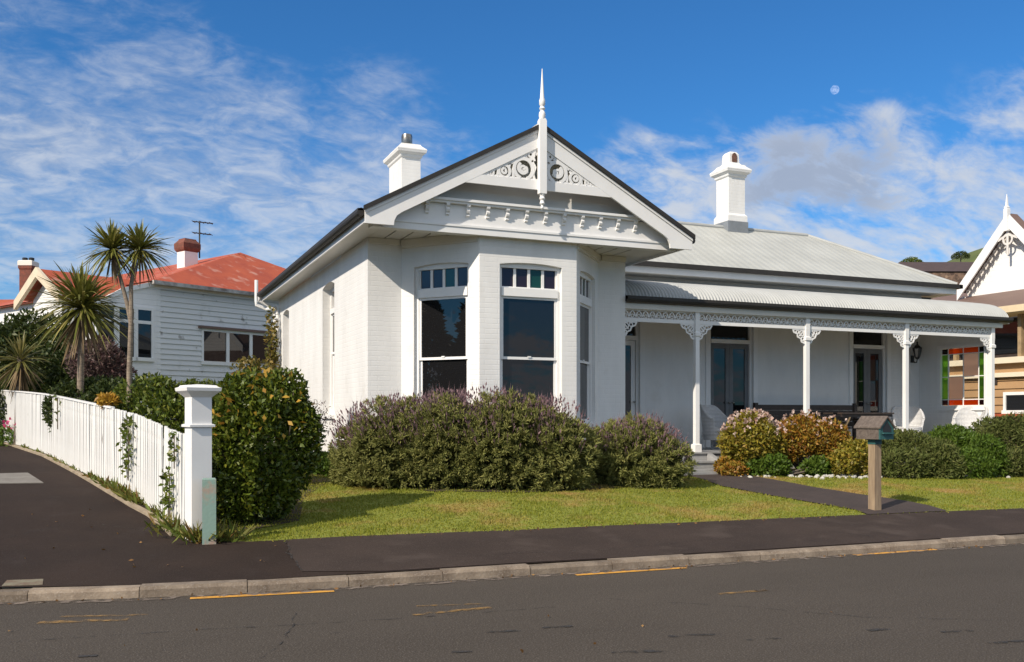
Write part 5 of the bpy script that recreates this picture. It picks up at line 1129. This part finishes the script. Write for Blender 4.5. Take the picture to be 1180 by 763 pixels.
# ------------------------------------------------------------------ neighbours
M['board'] = speckle(mat('white_weatherboard', (.70, .70, .69), .6, 0, 1.5, (.58, .58, .56), vlo=.55, vhi=.72), 3, .66, .72, (.22, .20, .18), .7)
M['boardw'] = ribs(mat('clean_white_board', (.80, .79, .77), .5, .05, 2), 2, .17, .7, .025, 'SAW')
M['redroof'] = speckle(mat('worn_red_roof', (.43, .085, .032), .75, 0, 1.2, (.33, .058, .026), bump=.3, bscale=8), 2.3, .57, .72, (.56, .36, .29), .5)
M['orangeroof'] = mat('orange_tile_roof', (.45, .09, .025), .8, .25, 3)
M['brick'] = mat('old_red_brick', (.22, .07, .045), .9, 0, 6, (.12, .05, .035), bump=.5, bscale=20)
M['tanboard'] = ribs(mat('tan_timber_board', (.44, .27, .13), .6, 0, 1.2, (.35, .21, .10)), 2, .22, .1, .03, 'SAW')
M['brownroof'] = mat('brown_iron_roof', (.17, .105, .08), .6, .15, 2)
M['scoria'] = speckle(mat('scoria_stone', (.20, .13, .09), .95, 0, 3.2, (.07, .045, .035), bump=1, bscale=4, vlo=.42, vhi=.58), 4, .56, .64, (.32, .22, .15), .8)
h2 = R(62-90)*-1                                                      # heading 62 deg clockwise from +Y
e1 = Vector((math.sin(R(62)), math.cos(R(62)), 0)); Z0 = 30.0; O2 = Vector((*plan(180, Z0), 0)); fH = FR(O2, (e1.x, e1.y))    # along the wall, outward = towards the street
hz2 = lambda py: EYE+(HY-py)*Z0/F
zE = hz2(325); zB = .9
nb_ = thing('weatherboard_house', (O2.x, O2.y, 1.4), 'old white weatherboard house with a worn red iron roof behind the cabbage trees', 'house')
b = MB(); dW = 10.0
def s_at(px, d=0):                                                    # position along that wall of an image column
    u = (px-CX)/F; o = fH(0, d, 0); xo, zo = CA*o.x-SA*o.y, zc_of(o.x, o.y); xe, ze = CA*e1.x-SA*e1.y, zc_of(e1.x, e1.y); return (u*zo-xo)/(xe-u*ze)
aB = 3.0; Lw = 2*s_at(277, -aB); dW = 14.0
_a = fH(Lw/2, -aB, 0); zAp = EYE+(HY-291)*zc_of(_a.x, _a.y)/F; print('left house', Lw, zE, zAp)
b.quad(fH(0, 0, zB), fH(Lw, 0, zB), fH(Lw, 0, zE), fH(0, 0, zE)); b.quad(fH(Lw, 0, zB), fH(Lw, -dW, zB), fH(Lw, -dW, zE), fH(Lw, 0, zE)); b.quad(fH(0, -dW, zB), fH(0, 0, zB), fH(0, 0, zE), fH(0, -dW, zE)); b.quad(fH(Lw, -dW, zB), fH(0, -dW, zB), fH(0, -dW, zE), fH(Lw, -dW, zE))
b.build('wall', M['trim'], nb_)
def boards(fr, s0, s1, z0, z1, h=.17, lip=.04, skip=None):           # lapped weatherboards
    b = MB(); z = z0
    while z < z1-.01:
        t_ = min(z+h, z1); segs = [(s0, s1)]
        if skip and t_ > skip[2] and z < skip[3]: segs = [(s0, skip[0]), (skip[1], s1)]
        for p, q in segs:
            b.quad(fr(p, .004+lip, z), fr(q, .004+lip, z), fr(q, .006, t_), fr(p, .006, t_)); b.quad(fr(p, .003, z), fr(q, .003, z), fr(q, .004+lip, z), fr(p, .004+lip, z))
        z += h
    return b
_z = lambda py: EYE+(HY-py)*zc_of(*fH(s_at(234), 0, 0)[:2])/F
boards(fH, 0, Lw, zB, zE-.22, skip=(s_at(234)-.06, s_at(314)+.06, _z(416)-.1, _z(377))).build('weatherboards', M['board'], nb_)
b = MB(); b.fbox(fH, -.02, .13, .002, .035, zB, zE-.02); b.fbox(fH, -.0, Lw, .002, .03, zE-.22, zE-.03); b.build('corner_board', M['trim'], nb_)
ov = .28; rA, rB = fH(Lw/2, -aB, zAp), fH(Lw/2, -dW+2.0, zAp); c00, c10, c11, c01 = fH(-ov, ov, zE), fH(Lw+ov, ov, zE), fH(Lw+ov, -dW-ov, zE), fH(-ov, -dW-ov, zE)
b = MB(); b.quad(c00, c10, rA); b.quad(c10, c11, rB, rA); b.quad(c11, c01, rB); b.quad(c01, c00, rA, rB); dn = Vector((0, 0, -.03)); b.quad(c00+dn, c01+dn, c11+dn, c10+dn); roof2 = b.build('roof', M['redroof'], nb_)
b = MB(); b.fbox(fH, -ov-.02, Lw+ov, ov, ov+.11, zE-.12, zE+.0); b.build('gutter', mat('peeling_gutter', (.5, .48, .45), .6, 0, 3, (.2, .16, .14)), nb_)
ch = fH(s_at(216, -3.2), -3.2, 0); b = MB(); zc0 = zE+.5; Zch = zc_of(ch.x, ch.y); zt = lambda py: EYE+(HY-py)*Zch/F
b.stack(ch.x, ch.y, [(zE, .27, .25), (zt(291), .27, .25)], R(28)); chm = b.build('chimney', M['trim'], nb_); b = MB(); b.stack(ch.x, ch.y, [(zt(291)+.001, .28, .26), (zt(289), .33, .30), (zt(287), .35, .32), (zt(281.5), .35, .32), (zt(277.5), .24, .22), (zt(276), .23, .20)], R(28)); b.build('brick_cap', M['brick'], chm)
an = ch+Vector((.36*CA+.1, -.36*SA+.25, 0)); b = MB(); b.tube([(an.x, an.y, zt(296)), (an.x, an.y, zt(253))], .03, 6)
for zq, l_ in ((zt(255), .5), (zt(268), .42)):
    b.tube([(an.x-.25*CA, an.y+.25*SA, zq+.05), (an.x+l_*CA, an.y-l_*SA, zq-.03)], .022, 5)
    for k in range(5): q_ = Vector((an.x-.22*CA+.16*k*CA, an.y+.22*SA-.16*k*SA, zq+.04-.015*k)); b.tube([q_-Vector((SA*.18, CA*.18, 0)), q_+Vector((SA*.18, CA*.18, 0))], .014, 4)
aer = thing('tv_aerial', (an.x, an.y, zt(296)), 'thin television aerial on a pole beside the red brick chimney', 'aerial'); b.build('aerial', M['black'], aer)
def casement(fr, s0, s1, z0, z1, n, parent, d=.02, mid=None, m=None):
    f = MB(); f.fbox(fr, s0-.08, s0, -.02, .05, z0-.08, z1+.09); f.fbox(fr, s1, s1+.08, -.02, .05, z0-.08, z1+.09); f.fbox(fr, s0, s1, -.018, .049, z1, z1+.09); f.fbox(fr, s0-.1, s1+.1, -.017, .09, z0-.12, z0)
    for k in range(1, n): x = s0+(s1-s0)*k/n; f.fbox(fr, x-.06, x+.06, -.019, .045, z0, z1)
    if mid: f.fbox(fr, s0, s1, -.0185, .046, mid-.05, mid+.05)
    w = f.build('window', m or M['trim'], parent); MB().fbox(fr, s0, s1, .006, .014, z0, z1).build('pane', M['glass'], w); return w
s0, s1 = s_at(234), s_at(314); Zs = zc_of(*fH(s0, 0, 0)[:2]); zq = lambda py: EYE+(HY-py)*Zs/F
casement(fH, s0, s1, zq(416), zq(381.5), 3, nb_)
b = MB(); b.fbox(fH, s0-.2, s1+.2, .002, .16, zq(378.5), zq(376)); b.build('window_hood', M['brownroof'], nb_)
# sunroom with sloping top, then the further wing with a gable end
sL = s_at(108, .05); fS = fH; b = MB(); zS = hz2(346)
b.prism([(sL, zB), (-.02, zB), (-.02, zE-.1), (s_at(140), hz2(341)), (sL, zS-.45)], fH, -2.5, .04); b.build('sunroom', M['boardw'], nb_)
b = MB(); b.prism([(sL-.15, zS-.50), (s_at(140), hz2(341)-.02), (-.05, zE-.12), (-.05, zE+.02), (s_at(140), hz2(341)+.13), (sL-.15, zS-.35)], fH, .045, .12); b.build('sunroom_barge', M['trim'], nb_)
fW = lambda s, d, z: fH(s, d+.04, z); fW.n = fH.n
for a, c in ((s_at(112), s_at(130)), (s_at(136), s_at(153)), (s_at(157.5), s_at(173))): casement(fW, a, c, hz2(413), hz2(359), 1, nb_, mid=hz2(373))
zR = hz2(316); RG = -1.75; aL = s_at(43, RG); b = MB()
_a = fH(aL, RG, 0); lo = -.5; hi2 = EYE+(HY-309.5)*zc_of(_a.x, _a.y)/F; ez = hi2-.88; print('wing', aL, hi2, ez)
b.quad(fH(aL, lo, ez), fH(1, lo, ez), fH(1, RG, hi2), fH(aL, RG, hi2)); b.quad(fH(aL, RG, hi2), fH(1, RG, hi2), fH(1, 2*RG-lo, ez), fH(aL, 2*RG-lo, ez)); b.build('wing_roof', M['redroof'], nb_)
b = MB(); b.prism([(0, zB), (-2*RG+2*lo-.6, zB), (-2*RG+2*lo-.6, ez-.02), (-RG+lo-.3, hi2-.25), (0, ez-.02)][::1], FR(fH(aL+.3, 2*RG-lo+.3, 0), fH.n), -.3, 0) ; b.build('gable_wall', M['boardw'], nb_)
b = MB(); fr_g = FR(fH(aL, 0, 0), fH.n); 
for (n0, zA), (n1, zC) in (((lo+.25, ez-.15), (RG, hi2-.0)), ((2*RG-lo-.25, ez-.15), (RG, hi2-.0))):
    poly = [(n0, zA-.14), (n1, zC-.26), (n1, zC+.04), (n0, zA+.14)]; b.prism(poly if n0 < n1 else poly[::-1], fr_g, -.05, .06)
b.build('bargeboard', mat('cream_barge', (.72, .60, .44), .6, .15, 2), nb_)
b = MB(); b.quad(fH(aL+.3, lo-.35, zB), fH(0, lo-.35, zB), fH(0, lo-.35, ez), fH(aL+.3, lo-.35, ez)); b.build('side_wall', M['boardw'], nb_)
# a house further up the street: roof and chimney only show
Z4 = 48; O4 = Vector((*plan(-60, Z4), 0)); f4 = FR(O4, (CA, -SA)); h4 = lambda py: EYE+(HY-py)*Z4/F
hs = thing('brick_chimney_house', (O4.x, O4.y, 2), 'distant house with an orange tiled roof at the far left edge', 'house')
b = MB(); b.fbox(f4, -6, 4.2, -8, 0, 1.2, h4(352)); b.build('wall', mat('grey_board_wall', (.25, .25, .26), .7, .3, 2), hs)
b = MB(); b.quad(f4(-6.3, .4, h4(352)), f4(4.6, .4, h4(352)), f4(4.4, -4, h4(334)), f4(-6.3, -4, h4(334))); b.quad(f4(4.6, .4, h4(352)), f4(4.6, -8.4, h4(352)), f4(4.4, -4, h4(334))); b.quad(f4(4.6, -8.4, h4(352)), f4(-6.3, -8.4, h4(352)), f4(-6.3, -4, h4(334)), f4(4.4, -4, h4(334))); b.build('roof', M['orangeroof'], hs)
h4 = lambda py: EYE+(HY-py)*(Z4+4.2)/F; q_ = f4(1.95, -4.2, 0); b = MB(); b.stack(q_.x, q_.y, [(h4(345), .33, .33), (h4(312), .33, .33), (h4(310), .38, .38), (h4(307), .38, .38)], R(-YAW)); c4 = b.build('chimney', M['brick'], hs); MB().stack(q_.x, q_.y, [(h4(307)+.002, .40, .40), (h4(302), .40, .40), (h4(301), .34, .34)], R(-YAW)).build('plaster_band', M['trim2'], c4)
for sx in (-.18, .18): MB().lathe(q_.x+sx*CA, q_.y-sx*SA, [(h4(301), .13), (h4(297.5), .15), (h4(297), .1)], 10).build('chimney_pot', M['black'], c4)

# right neighbour: white gable facing the villa, brown lean-to roof, tan boarded front below
nr = thing('gabled_house', (24.5, 20, .5), 'white house with steep lace trimmed gable, brown lean-to roof and tan boarded front', 'house')
GXp = 26.0; fN = FR((GXp, 30, 0), (0, -1)); ya, yt = 20.78, 22.67; za_, ztp = zz(6.27), zz(4.17); hs_ = yt-ya
N_ = lambda y: 30-y
b = MB(); b.prism([(N_(ya+hs_-.12), zz(3.3)), (N_(ya-hs_+.12), zz(3.3)), (N_(ya-hs_+.12), ztp+.1), (N_(ya), za_-.1), (N_(ya+hs_-.12), ztp+.1)], fN, -.12, 0); b.build('gable_wall', M['boardw'], nr)
b = MB()
for s in (-1, 1):
    y0 = ya+s*(hs_+.02); lo_ = [(GXp-.34, y0, ztp-.08), (GXp+.16, y0, ztp-.08), (GXp+.06, ya, za_+.0), (GXp-.34, ya, za_+.0)]; b.hexa(lo_ if s < 0 else lo_[::-1], [(p[0], p[1], p[2]+.06) for p in (lo_ if s < 0 else lo_[::-1])])
b.build('gable_roof', M['brownroof'], nr)
b = MB(); cz = [(26.5, 15.4), (36, 15.4), (36, 26.6), (26.5, 26.6)]; b.hexa([(x, y, zz(2.9)) for x, y in cz], [(x, y, zz(3.9)) for x, y in cz]); b.build('rear_wall', M['boardw'], nr)
b = MB(); q0, q1 = (30.5, 21, zz(5.5)), (32, 21, zz(5.5)); c4 = [(x, y, zz(3.93)) for x, y in cz]; b.quad(c4[0], c4[1], q1, q0); b.quad(c4[1], c4[2], q1); b.quad(c4[2], c4[3], q0, q1); b.quad(c4[3], c4[0], q0); b.build('rear_roof', M['brownroof'], nr)
b = MB(); fNb = FR((GXp-.36, 30, 0), (0, -1)); sl = (za_-ztp)/hs_
for s in (-1, 1):
    a0, a1 = N_(ya+s*(hs_+.0)), N_(ya); poly = [(a0, ztp-.36), (a1, za_-.36), (a1, za_+.06), (a0, ztp+.06)]; b.prism(poly if a0 < a1 else poly[::-1], fNb, -.02, .03)
bgo = b.build('bargeboard', M['trim'], nr)
b = MB(); nn_ = 11
for s in (-1, 1):
    for k in range(nn_):
        f_ = (k+.5)/nn_; a = N_(ya+s*hs_*(1-f_)); z_ = ztp+(za_-ztp)*f_-.40; b.ribbon(arc(a, z_+.03, .06, 0, 324, 9), .04, fNb, -.20, -.18, True); b.ribbon([(a, z_-.01), (a, z_-.10)], [.06, .02], fNb, -.199, -.179)
b.ribbon(arc(N_(ya), za_-.75, .16, 0, 330, 12), .06, fNb, -.008, .014, True); b.ribbon([(N_(ya), za_-.3), (N_(ya), za_-1.25)], .07, fNb, -.007, .02); b.ribbon([(N_(ya)-.35, za_-.75), (N_(ya), za_-.6), (N_(ya)+.35, za_-.75)], .07, fNb, -.006, .013)
b.build('lace_trim', mat('grey_lace_paint', (.72, .68, .63), .5, .1, 4), nr)
b = MB(); b.stack(GXp-.4, ya, [(za_-.5, .07, .07), (za_+.18, .07, .07), (za_+.2, .05, .05), (za_+.24, .06, .06), (za_+.28, .035, .035), (zz(6.92), .008, .008)]); b.build('finial', M['trim'], nr)
b = MB(); b.hexa([(23.6, 15.0, zz(3.12)), (23.6, 27, zz(3.12)), (26.02, 27, zz(3.92)), (26.02, 15.0, zz(3.92))][::-1], [(23.6, 15.0, zz(3.16)), (23.6, 27, zz(3.16)), (26.02, 27, zz(3.96)), (26.02, 15.0, zz(3.96))][::-1]); b.build('lean_to_roof', M['brownroof'], nr)
b = MB(); b.box(23.55, 23.6, 15, 27, zz(2.98), zz(3.17)); b.box(23.6, 24.6, 15, 27, zz(2.96), zz(2.98)); b.build('fascia', mat('cream_fascia', (.72, .58, .38), .6, .1, 2), nr)
b = MB(); b.box(24.06, 26.5, 15.2, 26.8, .2, zz(1.55)); b.build('front_wall', M['tanboard'], nr)
boards(FR((24.055, 26.8, 0), (0, -1)), 0, 11.6, .3, zz(1.15), .235, .045).build('tan_boards', M['tanboard'], nr)
b = MB(); b.box(23.85, 24.25, 15.1, 26.9, zz(1.55), zz(1.72)); b.box(23.9, 24.1, 15.1, 26.9, zz(1.15), zz(1.28)); b.build('balcony_ledge', mat('cream_ledge', (.76, .66, .50), .6, .1, 2), nr)
b = MB(); b.box(24.8, 26.4, 15.2, 26.8, zz(1.72), zz(2.96)); b.build('upper_wall', M['darkwood'], nr)
b = MB(); b.box(24.76, 24.79, 17.8, 26.4, zz(1.9), zz(2.85)); b.build('upper_pane', M['glass'], nr)
b = MB()
for y in (16.2, 18.05, 19.05, 21.3, 24.0, 26.2): b.box(24.05, 24.17, y, y+.12, zz(1.72), zz(2.96))
b.build('balcony_post', M['tan_wood'], nr)
f5 = FR((24.0, 26.8, 0), (0, -1)); S_ = lambda px: 26.8-24.0/tt(px)
casement(f5, S_(1160), S_(1160)+2.2, zz(.18), zz(.62), 2, nr, m=M['trim'])
b = MB(); b.fbox(f5, 0, 11.0, .01, .14, zz(.0), zz(.08)); b.build('red_rail', mat('red_stained_rail', (.40, .08, .03), .6, .2, 4), nr)
b = MB(); b.fbox(f5, 0, 11.0, .02, .08, .2, zz(-.01)); b.build('base_boards', mat('maroon_boards', (.13, .06, .06), .7, .3, 4), nr)
b = MB(); b.fbox(f5, 6.4, 7.0, .004, .02, zz(.95), zz(1.12)); b.build('vent', M['darkwood'], nr)
# stone house and hill behind
Z6 = 52; O6 = Vector((*plan(1050, Z6), 0)); f6 = FR(O6, (CA, -SA)); h6 = lambda py: EYE+(HY-py)*Z6/F
sh6 = thing('stone_house', (O6.x, O6.y, 4), 'brown scoria stone building with a dark roof behind the verandah roof', 'house')
b = MB(); b.fbox(f6, .2, 8, -6, 0, 1, h6(314)); b.build('wall', M['scoria'], sh6)
b = MB(); h6r = EYE+(HY-302)*(Z6+4)/F; b.quad(f6(-.1, .08, h6(313)), f6(8.3, .08, h6(313)), f6(8.3, -4, h6r), f6(1.0, -4, h6r)); b.quad(f6(-.1, .08, h6(313)), f6(1.0, -4, h6r), f6(-.1, -8.4, h6(313))); b.quad(f6(-.1, -8.4, h6(313)), f6(1.0, -4, h6r), f6(8.3, -4, h6r), f6(8.3, -8.4, h6(313)));  b.build('roof', mat('dark_brown_tiles', (.075, .045, .038), .8, .3, 3), sh6)
b = MB(); b.fbox(f6, 1.6, 2.4, .5, 1.2, 3, h6(340)); b.build('brick_pier', M['brick'], sh6)
hl = plan(1215, 170); b = MB(); n = 40; rr = 24
hill_v = []
for i in range(n+1):
    for j in range(n+1):
        u, v = i/n*2-1, j/n*2-1; r2 = u*u+v*v; x, y = hl[0]+u*60, hl[1]+v*60
        z = 35.0*max(0, 1-r2)**1.3+.4*math.sin(u*9+v*4)*max(0, 1-r2)-.3; b.v.append((x, y, z))
for i in range(n):
    for j in range(n): k = i*(n+1)+j; b.f.append((k, k+n+1, k+n+2, k+1)); b.m.append(0)
tag(b.build('hill', M['hill'], smooth=True), kind='structure')
def far_tree(px, py, Z, r, label, m=DARK, n=2500):
    c = PZ(px, py, Z); t = thing('far_tree', (c.x, c.y, c.z-r*2.2), label, 'tree', 'trees on the hill behind')
    lum = [((c.x, c.y, c.z), (r, r, r*.7)), ((c.x+r*.6*CA, c.y-r*.6*SA, c.z-r*.15), (r*.7, r*.7, r*.55)), ((c.x-r*.7*CA, c.y+r*.7*SA, c.z-r*.2), (r*.65, r*.65, r*.5))]
    Pn, Dn = lump_cloud(lum, n, .25); V, Q = leaf_quads(Pn, Dn+rng.normal(size=Pn.shape), .28*r/2, .2*r/2); arr_mesh('crown', V, Q, m, t); MB().tube([(c.x, c.y, c.z-r*2.4), (c.x, c.y, c.z)], [r*.12, r*.06], 6).build('trunk', M['bark'], t)
far_tree(1050, 304.5, 95, 1.0, 'small dark round tree on the skyline left of the stone house roof', GREEN2)
far_tree(1107, 295, 140, 1.0, 'dark bushy tree halfway up the grassy hill')
far_tree(1148, 294, 120, 1.7, 'dark tree beside the white gable at the top of the hill')
# trees across the streets, seen only mirrored in the bay window
def conifer(x, y, h, r):
    t = thing('conifer', (x, y, 0), 'tall dark conifer across the side street mirrored in the bay window', 'tree', 'conifers across the side street'); n = 5200
    f_ = rng.random(n)**.7; a = rng.uniform(0, 2*math.pi, n); rad = r*(1-f_)**.8*(.55+.45*rng.random(n))*(1+.25*np.sin(a*3+f_*20)); P_ = np.c_[x+np.cos(a)*rad, y+np.sin(a)*rad, .5+f_*(h-.5)]
    V, Q = leaf_quads(P_, np.c_[np.cos(a), np.sin(a), rng.normal(size=n)*.4], .55, .25); arr_mesh('crown', V, Q, DARK, t); MB().tube([(x, y, -.1), (x, y, h*.9)], [.22, .04], 8).build('trunk', M['bark'], t)
for x, y, h, r in ((-30, 6.5, 9.6, 3.0), (-33, 9.5, 8.6, 3.0), (-33, 3.0, 8.0, 3.0), (-37, 12.5, 10.2, 3.2), (-29, -.5, 6.5, 2.8)): conifer(x, y, h, r)
# the moon
mp = PZ(962, 103.5, 6000); bm = bmesh.new(); bmesh.ops.create_icosphere(bm, subdivisions=4, radius=28); me = bpy.data.meshes.new('moon'); bm.to_mesh(me); bm.free()
mo = bpy.data.objects.new('moon', me); COL.objects.link(mo); mo.location = mp; me.polygons.foreach_set('use_smooth', [True]*len(me.polygons))
mm = bpy.data.materials.new('moon_dust'); mm.use_nodes = True; t_ = mm.node_tree; t_.nodes.remove(t_.nodes['Principled BSDF']); df = t_.nodes.new('ShaderNodeBsdfDiffuse'); tr = t_.nodes.new('ShaderNodeBsdfTransparent'); ad = t_.nodes.new('ShaderNodeAddShader')
nz = t_.nodes.new('ShaderNodeTexNoise'); nz.inputs['Scale'].default_value = .05; rp = t_.nodes.new('ShaderNodeValToRGB'); rp.color_ramp.elements[0].color = (.05, .046, .04, 1); rp.color_ramp.elements[0].position = .4; rp.color_ramp.elements[1].color = (.15, .14, .12, 1); rp.color_ramp.elements[1].position = .6
tq = t_.nodes.new('ShaderNodeTexCoord'); t_.links.new(tq.outputs['Object'], nz.inputs[0]); t_.links.new(nz.outputs[0], rp.inputs[0]); t_.links.new(rp.outputs[0], df.inputs[0])
t_.links.new(df.outputs[0], ad.inputs[0]); t_.links.new(tr.outputs[0], ad.inputs[1]); t_.links.new(ad.outputs[0], t_.nodes['Material Output'].inputs[0]); me.materials.append(mm)
tag(mo, 'small pale daytime moon above the right chimney', 'moon')
